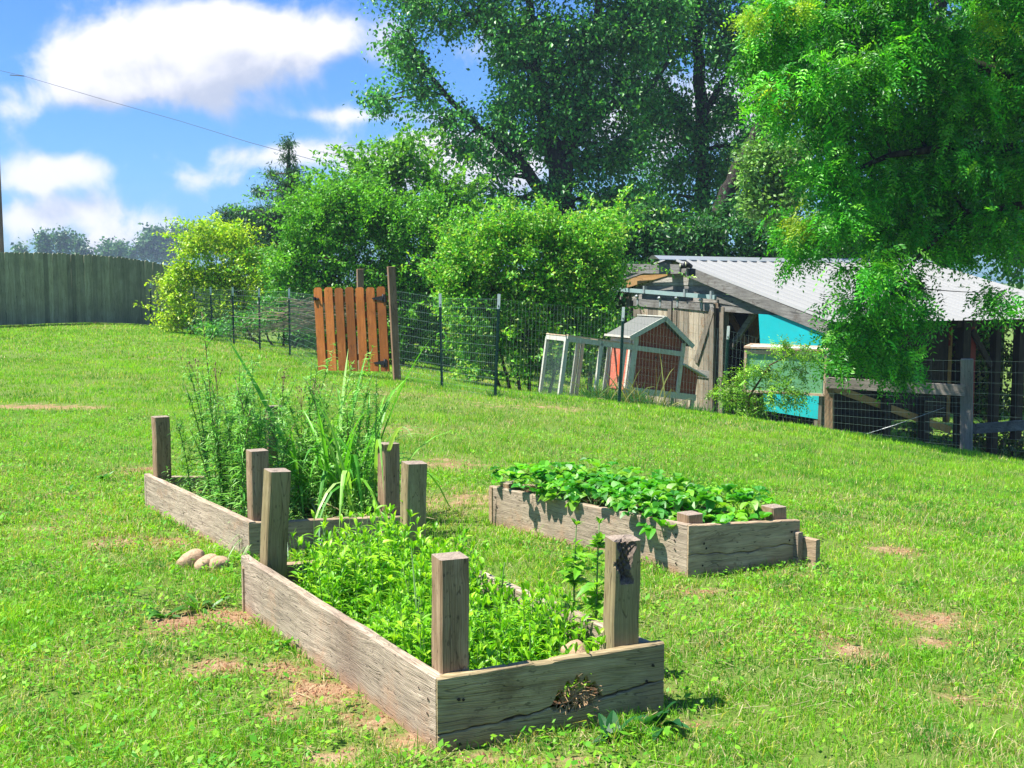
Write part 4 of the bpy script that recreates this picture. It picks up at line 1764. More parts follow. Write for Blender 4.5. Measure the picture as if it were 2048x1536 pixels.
def E(px, py, xo):
    """pixel on the plane parallel to the eave side at local x = xo"""
    r = ray(px, py)
    o = SA + sg * xo
    n = sg
    k = (o.x * n.x + o.y * n.y) / (r.x * n.x + r.y * n.y)
    p = Vector((r.x * k, r.y * k))
    return Vector((xo, (p - SA).dot(sy), CAMZ + r.z * k - SZ))


OV = -.14
rf0 = S(1365, 527, OV)
rf1 = S(1657, 642, OV)
print('shed rake', rf0, rf1)
RY1 = 6.4
slope = (rf1.z - rf0.z) / (rf1.x - rf0.x)
sag = lambda y: -.02 * math.sin((y - OV) / (RY1 - OV) * math.pi) + 0.0


def roof_sheet(x0, z0, x1, z1, y0, y1, name):
    """ribbed sheet: ribs run from ridge (x0) to eave (x1)"""
    mb = MB()
    ys, hs = [], []
    y = y0
    while y < y1:
        for (dy, h) in ((0, 0), (.012, .034), (.034, .034), (.046, 0), (.12, 0), (.124, .004), (.132, .004), (.136, 0)):
            ys.append(y + dy)
            hs.append(h)
        y += .235
    nx = 9
    V = []
    for i in range(nx):
        t = i / (nx - 1)
        x = x0 + (x1 - x0) * t
        for yy, h in zip(ys, hs):
            V.append((x, yy, z0 + (z1 - z0) * t + h + sag(yy) - .012 * math.sin(t * math.pi)))
    m = len(ys)
    F = [(i * m + j, (i + 1) * m + j, (i + 1) * m + j + 1, i * m + j + 1) for i in range(nx - 1) for j in range(m - 1)]
    b = len(V)
    V2 = [(v[0], v[1], v[2] - .004) for v in V]
    F2 = [tuple(reversed([b + q for q in f])) for f in F]
    mb.poly(V + V2, F + F2)
    return mb.build(name, M['roof'], shed)


xr = rf0.x - .42                 # ridge line
zr = rf0.z - slope * .42
xl = S(1215, 560, OV)
rR = roof_sheet(xr, zr, rf1.x + .05, rf1.z + slope * .05, OV, RY1, 'roof')
rL = roof_sheet(xr, zr, xl.x - 1.2, zr - (zr - xl.z) / (xr - xl.x) * (xr - xl.x + 1.2), OV, RY1, 'roof')
mb = MB()
cw = .17
V = []
for yy in np.linspace(OV - .38, RY1, 12):
    V += [(xr - cw, yy, zr + .020 - .03 + sag(yy)), (xr - cw * .25, yy, zr + .052 + sag(yy)), (xr + cw * .25, yy, zr + .052 + sag(yy)), (xr + cw * 1.2, yy, zr + .028 + slope * cw * 1.2 + sag(yy)), (xr + cw * 1.2, yy, zr + .016 + slope * cw * 1.2 + sag(yy))]
F = [(i * 5 + j, i * 5 + j + 1, i * 5 + 6 + j, i * 5 + 5 + j) for i in range(11) for j in range(4)]
mb.poly(V, F)
mb.build('ridge_cap', M['steel'], rR)
# rake boards
mb = MB()
a = Vector((rf0.x - .02, OV + .015, rf0.z - .10))
b = Vector((rf1.x - .02, OV + .015, rf1.z - .115))
nseg = 10
for i in range(nseg):
    t0, t1 = i / nseg, (i + 1) / nseg
    p0 = a.lerp(b, t0) + Vector((0, 0, -.012 * math.sin(t0 * math.pi)))
    p1 = a.lerp(b, t1) + Vector((0, 0, -.012 * math.sin(t1 * math.pi)))
    mb.beam(p0, p1, .035, .19)
mb.build('rake_board', M['barn'], shed)
mb = MB()
pl = [S(1345, 549, OV), S(1250, 578, OV), S(1236, 578, OV), S(1262, 552, OV)]
pl = [S(1345, 548, OV + .04), S(1252, 576, OV + .04), S(1240, 573, OV + .04), S(1266, 551, OV + .04)]
mb.poly([tuple(p) for p in pl] + [(p.x, p.y + .02, p.z) for p in pl], [(0, 1, 2, 3), (7, 6, 5, 4), (0, 4, 5, 1), (1, 5, 6, 2)])
o = mb.build('rake_board', M['barn_orange'], shed)
o['label'] = 'orange plywood strip under the left roof edge'
# left rafter under the sheet
mb = MB()
mb.beam(Vector((xr, OV + .05, zr - .05)), Vector((xl.x - 1.0, OV + .05, xl.z - .25)), .04, .09)
mb.build('rafter', M['barn'], shed)
# projecting box beam
mb = MB()
a, b = S(1255, 537, -.30), S(1362, 538, -.25)
mb.beam(a, Vector((b.x - .02, b.y, b.z)), .04, (S(1255, 528, -.3) - S(1255, 546, -.3)).length)
mb.build('beam', M['barn'], shed)
mb = MB()
mb.beam(a + Vector((0, .3, 0)), Vector((b.x - .02, b.y + .3, b.z)), .04, .15)
mb.build('beam', M['barn'], shed)
# gable siding rows
gz0, gz1 = S(1345, 618).z, S(1372, 540).z
pts = [S(1236, 600), S(1240, 586), S(1262, 577), S(1345, 547), S(1378, 541), S(1668, 652), S(1600, 640), S(1448, 620), S(1430, 612)]
mb = MB()
poly = [(p.x, p.z) for p in pts]


def xspan(z):
    xs = []
    for i in range(len(poly)):
        (xa, za), (xb, zb) = poly[i], poly[(i + 1) % len(poly)]
        if (za - z) * (zb - z) < 0:
            xs.append(xa + (xb - xa) * (z - za) / (zb - za))
    return (min(xs), max(xs)) if len(xs) >= 2 else None


zmin, zmax = min(p[1] for p in poly), max(p[1] for p in poly)
z = zmin
k = 0
r_ = random.Random(9)
while z < zmax - .01:
    z1 = min(z + .155, zmax - .004)
    a, b = xspan(z + .01), xspan(z1 - .01)
    if a and b:
        x_ = [a[0], a[1], b[1], b[0]]
        cut = a[0] + (a[1] - a[0]) * r_.uniform(.35, .6)
        mb.cur = r_.random()
        yo = .01 * (k % 2)
        mb.poly([(a[0], yo, z), (a[1], yo, z), (b[1], yo, z1 - .007), (b[0], yo, z1 - .007), (a[0], yo + .02, z), (a[1], yo + .02, z), (b[1], yo + .02, z1 - .007), (b[0], yo + .02, z1 - .007)],
                [(0, 1, 2, 3), (7, 6, 5, 4), (3, 2, 6, 7), (0, 4, 5, 1)])
    z += .155
    k += 1
mb.build('gable_siding', M['barn'], shed)
mb = MB()
mb.box(((poly[0][0] + .6) / 1, .05, gz0 + .1), (1.6, .02, .5))
# header beams
mb = MB()
a, b = S(1436, 600, -.03), S(1668, 640, -.03)
mb.beam(S(1434, 598, -.03), S(1640, 632, -.03), .04, .13)
mb.beam(S(1442, 617, -.02), S(1605, 628, -.02), .04, .10)
mb.build('header', M['barn'], shed)
# posts of the gable
def vpost(name, px, py0, py1, w, yo, mat, dz=0, wy=None):
    a, b = S(px, py0, yo), S(px, py1, yo)
    a.x = (a.x + b.x) / 2
    m = MB()
    m.beam(Vector((a.x, yo, b.z + dz)), Vector((a.x, yo, a.z)), w, wy or w, up=Vector((0, 1, 0)))
    return m.build(name, mat, shed, bevel=.004)


vpost('post', 1438, 606, 862, .17, .08, M['barn_v'])
vpost('post', 1446.5, 614, 862, .12, .0, M['barn_v'])
vpost('post', 1262, 585, 830, .16, .06, M['barn_v'])
vpost('post', 1645, 660, 868, .17, .0, M['barn_v'])
vpost('post', 1505, 624, 850, .13, .9, M['barn_orange'])
# braces inside the opening
mb = MB()
mb.beam(S(1456, 624, .45), S(1500, 700, .45), .05, .11)
mb.build('brace', M['barn_orange'], shed)
mb = MB()
mb.beam(S(1511, 624, .25), S(1462, 694, .25), .05, .11)
mb.build('brace', M['barn'], shed)
mb = MB()
mb.beam(S(1520, 655, .8), S(1500, 700, .8), .05, .09)
mb.build('brace', M['barn_orange'], shed)

# sliding doors
def door(pxa, pxb, pyt, pyb, yo, brace, seed, partial=False):
    a, b = S(pxa, pyt[0], yo), S(pxb, pyt[1], yo)
    c, d = S(pxa, pyb, yo), S(pxb, pyb, yo)
    x0, x1 = a.x, b.x
    zt0, zt1 = a.z, b.z
    zb = min(c.z, d.z) - .1
    e = MB()
    r = random.Random(seed)
    w = (x1 - x0)
    nb = 8
    for k in range(nb):
        xa, xb = x0 + w * k / nb + .004, x0 + w * (k + 1) / nb - .004
        e.cur = r.random()
        zt = zt0 + (zt1 - zt0) * (k + .5) / nb
        e.box(((xa + xb) / 2, yo + .02 + .004 * r.random(), (zb + zt) / 2), (xb - xa, .02, zt - zb - .02))
    dr = e.build('door', M['barn_v'], shed)
    f = MB()
    f.cur = .3
    f.beam((x0, yo, zt0 - .07), (x1, yo, zt1 - .07), .03, .145)
    f.build('rail', M['barn'], dr)
    f = MB()
    f.cur = .8
    f.beam((x0, yo - .0, zb + 1.0), (x1, yo - .0, zb + 1.0), .026, .13)
    f.build('rail', M['barn'], dr)
    for xx in (x0 + .06, x1 - .06):
        f = MB()
        f.cur = r.random()
        f.beam((xx, yo - .002, zb), (xx, yo - .002, min(zt0, zt1) - .145), .12, .024, up=Vector((0, 1, 0)))
        f.build('stile', M['barn_v'], dr)
    for (pa, pb) in brace:
        f = MB()
        f.cur = .4
        f.beam(S(*pa, yo - .012), S(*pb, yo - .012), .024, .13)
        f.build('brace', M['barn_v'], dr)
    for t in (.12, .72):
        h = MB()
        xx = x0 + w * t
        zz = zt0 + (zt1 - zt0) * t
        h.box((xx, yo - .02, zz - .04), (.05, .012, .15))
        h.tube([(xx - .03, yo - .035, zz + .05), (xx + .03, yo - .035, zz + .05)], .03, 10)
        h.box((xx, yo - .02, zz + .04), (.02, .012, .10))
        h.build('hanger', M['steel'], dr)
    return dr


door(1268, 1344, (597, 603), 835, -.12, [((1275, 612), (1292, 700))], 3)
door(1347, 1429, (600, 608), 835, -.12, [((1424, 622), (1392, 724))], 4)
# door track
mb = MB()
a, b = S(1215, 577, -.16), S(1431, 594.5, -.16)
mb.beam(a, b, .05, .075)
tr = mb.build('door_track', M['track'], shed)
for px, py in ((1290, 581), (1371, 588), (1424, 592)):
    mb = MB()
    q = S(px, py, -.17)
    mb.box(q + Vector((0, 0, .02)), (.05, .07, .14))
    mb.build('bracket', M['steel'], tr)
# floodlight
fl = MB()
q = S(1378, 543, -.42)
fl.box(q + Vector((-.04, .03, 0)), (.10, .06, .12))
fb = fl.build('floodlight', M['white_wood'], shed)
fl = MB()
fl.box(q + Vector((.07, 0, -.015)), (.11, .11, .13))
fl.build('sensor', M['black'], fb)
M['glass'] = plain_mat('lamp_glass', (.55, .55, .35), .2, .1)
for (a_, b_, r_1) in ((Vector((-.10, -.12, .10)), Vector((-.04, .0, .10)), .055), (Vector((.10, -.14, .13)), Vector((.07, .0, .09)), .06)):
    fl = MB()
    fl.tube([q + a_, q + b_], [r_1, .035], 12)
    fl.build('lamp_head', M['black'], fb)
    fl = MB()
    fl.tube([q + a_ + Vector((-.001, -.003, 0)), q + a_ + Vector((-.003, -.008, 0))], .045, 12)
    fl.build('lens', M['glass'], fb)

# turquoise sheet closing the right of the gable
mb = MB()
pp = [S(1517, 628, -.10), S(1610, 634, -.10), S(1660, 655, -.10), S(1640, 839, -.10), S(1528, 821, -.10)]
pp[2].x = pp[3].x + .02
mb.poly([tuple(p) for p in pp] + [(p.x, p.y + .015, p.z) for p in pp], [(0, 1, 2, 3, 4), (9, 8, 7, 6, 5)] + [(i, i + 5, (i + 1) % 5 + 5, (i + 1) % 5) for i in range(5)])
o = mb.build('panel', M['turq'], shed)
o['label'] = 'bright turquoise painted sheet closing the right end of the gable'

# eave side: posts, boards, braces
XE = rf1.x - .35
print('XE', XE)


def epost(px, py0, py1, w, mat, xo=None, name='post'):
    xo = XE if xo is None else xo
    a, b = E(px, py0, xo), E(px, py1, xo)
    m = MB()
    m.beam(Vector((xo, b.y, b.z - .3)), Vector((xo, b.y, a.z)), w, w, up=Vector((0, 1, 0)))
    return m.build(name, mat, shed)


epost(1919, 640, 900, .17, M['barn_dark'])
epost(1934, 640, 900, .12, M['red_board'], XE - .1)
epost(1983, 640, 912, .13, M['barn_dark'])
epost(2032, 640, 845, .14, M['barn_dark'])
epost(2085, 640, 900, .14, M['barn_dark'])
epost(1846, 800, 905, .13, M['barn_dark'])
epost(1893, 640, 812, .09, M['barn_orange'], XE - 1.2)
epost(1770, 640, 880, .12, M['barn_dark'])
mb = MB()
mb.beam(E(1945, 662, XE), E(1982, 732, XE), .05, .10)
mb.build('brace', M['barn_dark'], shed)
mb = MB()
mb.beam(E(1655, 655, XE + .02), E(2100, 640, XE + .02), .05, .14)
mb.build('header', M['barn_dark'], shed)
# dim boards of the stall under the roof, with a low opening
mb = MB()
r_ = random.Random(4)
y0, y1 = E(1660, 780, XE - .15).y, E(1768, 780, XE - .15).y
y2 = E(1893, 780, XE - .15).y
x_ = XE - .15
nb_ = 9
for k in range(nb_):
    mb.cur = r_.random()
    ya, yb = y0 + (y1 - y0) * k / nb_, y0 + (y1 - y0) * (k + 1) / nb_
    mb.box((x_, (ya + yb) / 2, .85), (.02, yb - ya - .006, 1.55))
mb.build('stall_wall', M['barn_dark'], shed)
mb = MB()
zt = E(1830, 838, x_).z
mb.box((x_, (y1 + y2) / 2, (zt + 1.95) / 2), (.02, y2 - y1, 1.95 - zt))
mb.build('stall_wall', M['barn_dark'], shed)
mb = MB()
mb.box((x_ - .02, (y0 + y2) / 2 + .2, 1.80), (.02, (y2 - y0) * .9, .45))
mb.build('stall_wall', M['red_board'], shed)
mb = MB()
mb.beam(E(1665, 775, XE - .1), E(1900, 860, XE - .1), .04, .12)
mb.build('brace', M['barn_orange'], shed)
mb = MB()
mb.beam(E(1655, 832, XE - .08), E(1775, 845, XE - .08), .04, .12)
mb.build('rail', M['barn_dark'], shed)
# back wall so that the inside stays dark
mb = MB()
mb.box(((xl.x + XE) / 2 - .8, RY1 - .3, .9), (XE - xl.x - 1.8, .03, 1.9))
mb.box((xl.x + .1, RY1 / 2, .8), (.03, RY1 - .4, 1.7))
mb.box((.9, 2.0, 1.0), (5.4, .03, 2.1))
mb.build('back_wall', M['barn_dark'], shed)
mb = MB()
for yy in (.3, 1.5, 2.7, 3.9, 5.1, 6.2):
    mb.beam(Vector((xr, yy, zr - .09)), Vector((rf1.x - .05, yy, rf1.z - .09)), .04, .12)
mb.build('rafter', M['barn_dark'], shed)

# ------------------------------------------------------------------ green rabbit hutch standing against the turquoise sheet
gp0 = P(1487, 760, 17.4)
gp1 = P(1612, 770, 17.1)
he = Vector((gp1.x - gp0.x, gp1.y - gp0.y))
HW = he.length + .25
hzb = P(1487, 862, 17.4).z
hut = empty('hutch', (gp0.x, gp0.y, hzb), (0, math.radians(1.2), math.atan2(he.y, he.x)))
tag(hut, 'pale green hutch with white lid and timber frame standing in front of the turquoise sheet', 'hutch')
ztop = P(1487, 700, 17.4).z - hzb
zlow = P(1487, 770, 17.4).z - hzb - .09
HD = .62
mb = MB()
mb.box((HW / 2, .02, (ztop - .04 + zlow) / 2), (HW - .06, .02, ztop - .04 - zlow))
mb.box((.02, HD / 2, (ztop + zlow) / 2), (.02, HD - .04, ztop - zlow - .05))
mb.build('panel', M['green_paint'], hut)
mb = MB()
mb.box((HW - .02, HD / 2, (ztop + zlow) / 2), (.02, HD - .04, ztop - zlow))
mb.box((HW / 2, HD - .02, (ztop + zlow) / 2), (HW, .02, ztop - zlow))
mb.build('panel', M['turq'], hut)
mb = MB()
mb.beam((0, 0, ztop - .02), (HW, 0, ztop - .02), .035, .055)
mb.beam((0, 0, zlow), (HW, 0, zlow), .035, .035)
mb.beam((0, 0, zlow), (0, 0, ztop), .035, .035, up=Vector((0, 1, 0)))
mb.beam((HW, 0, zlow), (HW, 0, ztop), .035, .035, up=Vector((0, 1, 0)))
mb.build('frame', M['bare_wood'], hut)
mb = MB()
mb.box((HW / 2, HD / 2, ztop + .045), (HW - .06, HD - .06, .014))
ld = mb.build('lid', M['white_paint'], hut)
mb = MB()
zl = ztop + .045
for a, b in (((-.02, -.01, zl), (HW + .02, -.01, zl)), ((-.02, HD, zl + .01), (HW + .02, HD, zl + .01)), ((0, 0, zl), (0, HD, zl)), ((HW, 0, zl), (HW, HD, zl))):
    mb.beam(a, b, .06, .03)
mb.build('lid_frame', M['bare_wood'], ld)
mb = MB()
mb.tube([(HW * .46, .2, zl + .012), (HW * .50, .22, zl + .016)], [.03, .012], 7)
o = mb.build('scrap', M['orange_red'], ld)
for (x, y) in ((.05, .05), (HW - .05, .05), (.05, HD - .05), (HW - .05, HD - .05)):
    mb = MB()
    mb.beam((x, y, -.35), (x, y, zlow), .05, .05, up=Vector((0, 1, 0)))
    mb.build('leg', M['barn_v'], hut)

# ------------------------------------------------------------------ corral fence in front of the shed
cor = empty('corral_fence', (cpb.x, cpb.y, cpb.z))
tag(cor, 'timber post and rail fence with wire mesh along the open side of the shed', 'fence')
bpy.context.view_layer.update()


def cpart(mb, name, mat, **kw):
    o = mb.build(name, mat, cor, **kw)
    o.matrix_parent_inverse = cor.matrix_world.inverted()
    return o


pA, pB = P(1660, 870, 15.3), P(1934, 906, 14.9)
pC = P(2150, 930, 14.6)


def cpost(px, pyt, d, pb, w, mat):
    mb = MB()
    L = P(px, pyt, d).z - hz(pb.x, pb.y) + .3
    mb.beam((0, 0, 0), (0, 0, L), w, w, up=Vector((0, 1, 0)))
    o = mb.build('post', mat, cor, bevel=.006)
    o.parent = cor
    o.matrix_parent_inverse = cor.matrix_world.inverted()
    o.location = (pb.x, pb.y, hz(pb.x, pb.y) - .3)
    o.rotation_euler = (0, math.radians(-1.5), -.42)
    return o


cpost(1660, 764, 15.3, pA, .11, M['post_brown'])
cpost(1937, 718, 14.9, pB, .15, M['rail_v'])
cpost(2150, 740, 14.6, pC, .15, M['rail_v'])
mb = MB()
a, b = P(1652, 765, 15.25), P(1930, 781, 14.82)
L = (b - a).length
mb.beam((0, 0, 0), (L, 0, 0), .045, .145)
o = mb.build('rail', M['rail'], cor, bevel=.004)
o.location = a
o.rotation_euler = (b - a).to_track_quat('X', 'Z').to_euler()
o.matrix_parent_inverse = cor.matrix_world.inverted()
mb = MB()
a, b = P(1945, 858, 15.0), P(2150, 842, 14.6)
mb.beam(a, b, .05, .13)
cpart(mb, 'rail', M['barn'])
mb = MB()


def wire_panel(pxs, tops, bots, nh, nv, d0, d1, r=.0016, bow=0):
    for k in range(nh):
        t = k / (nh - 1)
        mb.tube([P(pxs[0], tops[0] + (bots[0] - tops[0]) * t, d0), P((pxs[0] + pxs[1]) / 2, (tops[0] + tops[1]) / 2 + ((bots[0] + bots[1]) / 2 - (tops[0] + tops[1]) / 2) * t, (d0 + d1) / 2), P(pxs[1], tops[1] + (bots[1] - tops[1]) * t, d1)], r, 3, cap=False)
    for k in range(nv):
        u = (k + .5) / nv
        px = pxs[0] + (pxs[1] - pxs[0]) * u
        d = d0 + (d1 - d0) * u
        mb.tube([P(px, tops[0] + (tops[1] - tops[0]) * u, d), P(px, bots[0] + (bots[1] - bots[0]) * u, d)], r, 3, cap=False)


wire_panel((1655, 1925), (787, 795), (872, 905), 7, 34, 15.22, 14.8)
wire_panel((1850, 2140), (720, 725), (905, 935), 10, 12, 15.9, 15.4)
cpart(mb, 'wire_mesh', M['wire'])
mb = MB()
mb.tube([P(1700, 878, 15.05), P(1790, 850, 14.95), P(1888, 815, 14.9)], .004, 5)
cpart(mb, 'guy_wire', M['steel'])

# ------------------------------------------------------------------ utility pole and line
up_ = P(3, 500, 62)
up = empty('utility_pole', (up_.x, up_.y, hz(-20, 45)))
tag(up, 'brown timber utility pole at the left edge behind the wooden fence', 'utility pole')
mb = MB()
zt = P(0, 370, 62).z - hz(-20, 45)
mb.tube([(0, 0, -.5), (-.02, 0, zt * .5), (-.05, 0, 14.8)], [.17, .15, .11], 12)
mb.build('pole', M['pole'], up)
mb = MB()
mb.beam((-1.1, .1, 14.0), (.15, -.1, 14.0), .09, .11)
mb.build('crossarm', M['pole'], up)
for x in (-1.0, .05):
    mb = MB()
    mb.tube([(x, 0, 14.05), (x, 0, 14.2)], .04, 8)
    mb.build('insulator', M['steel'], up)
mb = MB()
wp = [P(-60, 128, 61), P(0, 141, 60), P(48, 152, 59), P(200, 197, 56), P(360, 242, 53), P(500, 285, 50), P(650, 326, 47), P(900, 380, 43)]
mb.tube(wp, .011, 5)
mb.tube([P(20, 150, 59.6), P(48, 152, 59)], .025, 5)
o = mb.build('power_line', M['cable'])
tag(o, 'thin dark overhead power line crossing the sky on the left', 'cable')

# ------------------------------------------------------------------ foliage tools
def unit(v):
    return v / np.maximum(np.linalg.norm(v, axis=-1, keepdims=True), 1e-9)


def rhombs(c, D, N, L, W, col, fold=0.0):
    """one pointed leaf per row: base c, axis D, normal N"""
    S = unit(np.cross(D, N))
    U = unit(np.cross(S, D))
    L = L[:, None]
    W = W[:, None]
    a = c
    b = c + D * L * .45 + S * W / 2 + U * W * fold
    t = c + D * L
    d = c + D * L * .45 - S * W / 2 + U * W * fold
    V = np.stack([a, b, t, d], 1).reshape(-1, 3)
    F = np.arange(len(c))[:, None] * 4 + np.arange(4)
    return V, F, np.repeat(col, 4, 0)


def mixcol(n, stops, r, spread=.18):
    """random colour per leaf from a list of colours"""
    s = np.array(stops)
    t = np.clip(r.random(n), 0, .9999) * (len(s) - 1)
    i = t.astype(int)
    f = (t - i)[:, None]
    c = s[i] * (1 - f) + s[i + 1] * f
    return c * (1 + spread * r.normal(0, 1, (n, 1))).clip(.45, 1.7)


def prisms(A, B, ra, rb):
    """thin three sided twigs"""
    n = len(A)
    D = unit(B - A)
    up = np.where(np.abs(D[:, 2:3]) > .9, np.array([[1., 0, 0]]), np.array([[0, 0, 1.]]))
    S = unit(np.cross(D, up))
    T = np.cross(D, S)
    V = []
    for k in range(3):
        a = 2 * math.pi * k / 3
        V.append(A + (S * math.cos(a) + T * math.sin(a)) * ra[:, None])
    for k in range(3):
        a = 2 * math.pi * k / 3
        V.append(B + (S * math.cos(a) + T * math.sin(a)) * rb[:, None])
    V = np.stack(V, 1).reshape(-1, 3)
    i = np.arange(n)[:, None] * 6
    F = np.concatenate([i + np.array([k, (k + 1) % 3, 3 + (k + 1) % 3, 3 + k]) for k in range(3)])
    return V, F


def blob(px, py, rx, ry, d, dr=None, w=1.0):
    """crown lobe given by its place in the photograph and its distance"""
    p = P(px, py, d)
    k = d / FPX
    return (np.array(p), np.array([rx * k, (dr if dr is not None else (rx + ry) / 2 * k * 1.25), ry * k]), w)


def skeleton_tree(name, label, cat, group, paths, blobs, leaf, bark, seed, per_m3=None, twigs=60, leaves=40, droop=.2, lr=.1, limb_r=.05, compound=None,
                  twig_r=.006, matleaf='leaf_tree', spread_out=.35, arch=0.0, shell=.55, ground=None, z_low=None, nolimb=False, spray=.04, whips=0, whip_len=(.5, 1.0)):
    r = np.random.default_rng(seed)
    base = Vector(paths[0][0][0]) if paths else Vector(blobs[0][0])
    root = empty(name, base)
    tag(root, label, cat, group)
    bx = np.array(base)
    mb = MB()
    skel = []
    for pts, rads in paths:
        # densify and roughen
        q, rr = [], []
        for i in range(len(pts) - 1):
            for k in range(4):
                t = k / 4
                q.append(Vector(pts[i]).lerp(Vector(pts[i + 1]), t) + Vector(r.normal(0, rads[i] * .12, 3)))
                rr.append(rads[i] * (1 - t) + rads[i + 1] * t)
        q.append(Vector(pts[-1]))
        rr.append(rads[-1])
        mb.tube([p - base for p in q], rr, 9)
        skel += [(np.array(p), x) for p, x in zip(q, rr)]
    SK = np.array([s[0] for s in skel]) if skel else None
    TA, TB, Cl = [], [], []
    for (c, rad, w) in blobs:
        if SK is not None and not nolimb:
            dd = np.linalg.norm(SK - c, axis=1) + np.maximum(0, SK[:, 2] - c[2]) * .6
            j = int(np.argmin(dd))
            s0 = SK[j]
            r0 = min(skel[j][1] * .55, limb_r * (1 + np.linalg.norm(rad) * .25))
            mid = (s0 + c) / 2 + np.array([0, 0, .12 * np.linalg.norm(c - s0)]) + r.normal(0, .06 * np.linalg.norm(c - s0), 3)
            pts = []
            for t in np.linspace(0, 1, 7):
                pts.append(Vector((1 - t) ** 2 * s0 + 2 * t * (1 - t) * mid + t * t * c - bx))
            mb.tube(pts, [r0 * (1 - .75 * t) for t in np.linspace(0, 1, 7)], 5, cap=False)
        vol = float(rad[0] * rad[2])
        nt = max(6, int(twigs * w * vol))
        dirs = unit(r.normal(0, 1, (nt, 3)))
        rr = shell + (1.08 - shell) * r.random((nt, 1)) ** .8
        rr *= (1 + .22 * r.normal(0, 1, (nt, 1))).clip(.5, 1.5)
        spr = (r.random((nt, 1)) < spray) & (dirs[:, 2:3] > -.1)
        rr = np.where(spr, rr * r.uniform(1.25, 1.9, (nt, 1)), rr)
        B = c + dirs * rad * rr
        if arch:
            B[:, 2] += arch * r.random(nt) * (dirs[:, 2] > -.2)
        A = c + dirs * rad * r.random((nt, 1)) * .3 * np.array([1, 1, .6])
        TA.append(A)
        TB.append(B)
    TA = np.concatenate(TA)
    TB = np.concatenate(TB)
    WP = []
    if whips:
        # long arching shoots that break the outline
        ib = r.integers(0, len(blobs), whips)
        for i_ in ib:
            c, rad, _w = blobs[i_]
            dv = unit(np.array([r.normal(0, .75), r.normal(0, .6), r.uniform(.25, 1.2)]))
            s0 = c + dv * rad * .5
            ln = r.uniform(*whip_len) + .35 * float(np.mean(rad))
            side = np.array([dv[0], dv[1], 0]) * r.uniform(.1, .6)
            q_ = [s0 + dv * ln * t + side * ln * t * t - np.array([0, 0, .35 * ln * t * t]) for t in np.linspace(0, 1, 6)]
            for k_ in range(5):
                WP.append((q_[k_], q_[k_ + 1]))
        WA = np.array([a for a, b in WP])
        WB = np.array([b for a, b in WP])
        Vw, Fw = prisms(WA - bx, WB - bx, np.full(len(WA), twig_r * .8), np.full(len(WA), twig_r * .5))
    if z_low is not None:
        ok = TB[:, 2] > z_low
        TA, TB = TA[ok], TB[ok]
    # twigs
    Vt, Ft = prisms(TA - bx, TB - bx, np.full(len(TA), twig_r * 1.6), np.full(len(TA), twig_r * .5))
    if whips:
        Ft = np.concatenate([Ft, Fw + len(Vt)])
        Vt = np.concatenate([Vt, Vw])
    # trunk part: tubes and twigs together
    b = len(mb.v)
    mv = np.array(mb.v, float).reshape(-1, 3) if mb.v else np.zeros((0, 3))
    me = bpy.data.meshes.new('trunk')
    me.from_pydata([tuple(v) for v in mv] + [tuple(v) for v in Vt], [], list(mb.f) + [tuple(int(k) + b for k in f) for f in Ft])

    me.materials.append(bark)
    me.polygons.foreach_set('use_smooth', [True] * len(me.polygons))
    me.update()
    link_obj('trunk', me, root)
    # leaves
    n = len(TA)
    K = leaves
    A = np.repeat(TA, K, 0)
    B = np.repeat(TB, K, 0)
    t = r.random((n * K, 1)) ** .7 * (1 - .15) + .18
    Dt = unit(B - A)
    pos = A + (B - A) * t + r.normal(0, lr, (n * K, 3)) * (.5 + .5 * t)
    pos[:, 2] -= droop * lr * r.random(n * K)
    # per-twig tone so that clumps differ
    tone = np.repeat((1 + .22 * r.normal(0, 1, (n, 1))).clip(.55, 1.6), K, 0)
    if z_low is not None:
        ok = pos[:, 2] > z_low
        pos, Dt, tone = pos[ok], Dt[ok], tone[ok]
    if whips:
        kw = max(6, K // 4)
        A2, B2 = np.repeat(WA, kw, 0), np.repeat(WB, kw, 0)
        pos = np.r_[pos, A2 + (B2 - A2) * r.random((len(A2), 1)) + r.normal(0, lr * .32, (len(A2), 3))]
        Dt = np.r_[Dt, unit(B2 - A2)]
        tone = np.r_[tone, np.full((len(A2), 1), 1.15)]
    m = len(pos)
    D = unit(Dt * spread_out + r.normal(0, .6, (m, 3)) + np.array([0, 0, -droop]))
    N = unit(r.normal(0, .55, (m, 3)) + np.array([0, 0, .9]))
    if compound is None:
        L = leaf['L'] * (.65 + .7 * r.random(m))
        Wd = L * leaf['W'] * (.8 + .4 * r.random(m))
        col = mixcol(m, leaf['col'], r) * tone
        V, F, C = rhombs(pos - bx, D, N, L, Wd, col, fold=.12)
    else:
        np_ = compound['pairs']
        Lr = compound['rachis'] * (.7 + .5 * r.random(m))
        col0 = mixcol(m, leaf['col'], r) * tone
        S = unit(np.cross(D, N))
        Vs, Cs = [], []
        dr = np.array([0, 0, -1.0])
        for k in range(np_ + 1):
            u = (k + .6) / (np_ + .4)
            pt = pos + D * (Lr * u)[:, None] + dr * (Lr * u * u * compound.get('sag', .3))[:, None]
            for sgn in ((-1, 1) if k < np_ else (0,)):
                d2 = unit(D * (.45 if sgn else 1) + S * sgn + dr * .25 + r.normal(0, .14, (m, 3)))
                L = compound['L'] * (1 - .35 * abs(u - .45)) * (.85 + .3 * r.random(m))
                V, F, C = rhombs(pt - bx, d2, N + r.normal(0, .25, (m, 3)), L, L * compound['W'], col0 * (1 + .08 * r.normal(0, 1, (m, 1))), fold=.1)
                Vs.append(V)
                Cs.append(C)
        V = np.concatenate(Vs)
        C = np.concatenate(Cs)
        F = np.arange(len(V)).reshape(-1, 4)
    np_mesh('crown', V, [F], M[matleaf], root, col=np.clip(C, 0, 1))
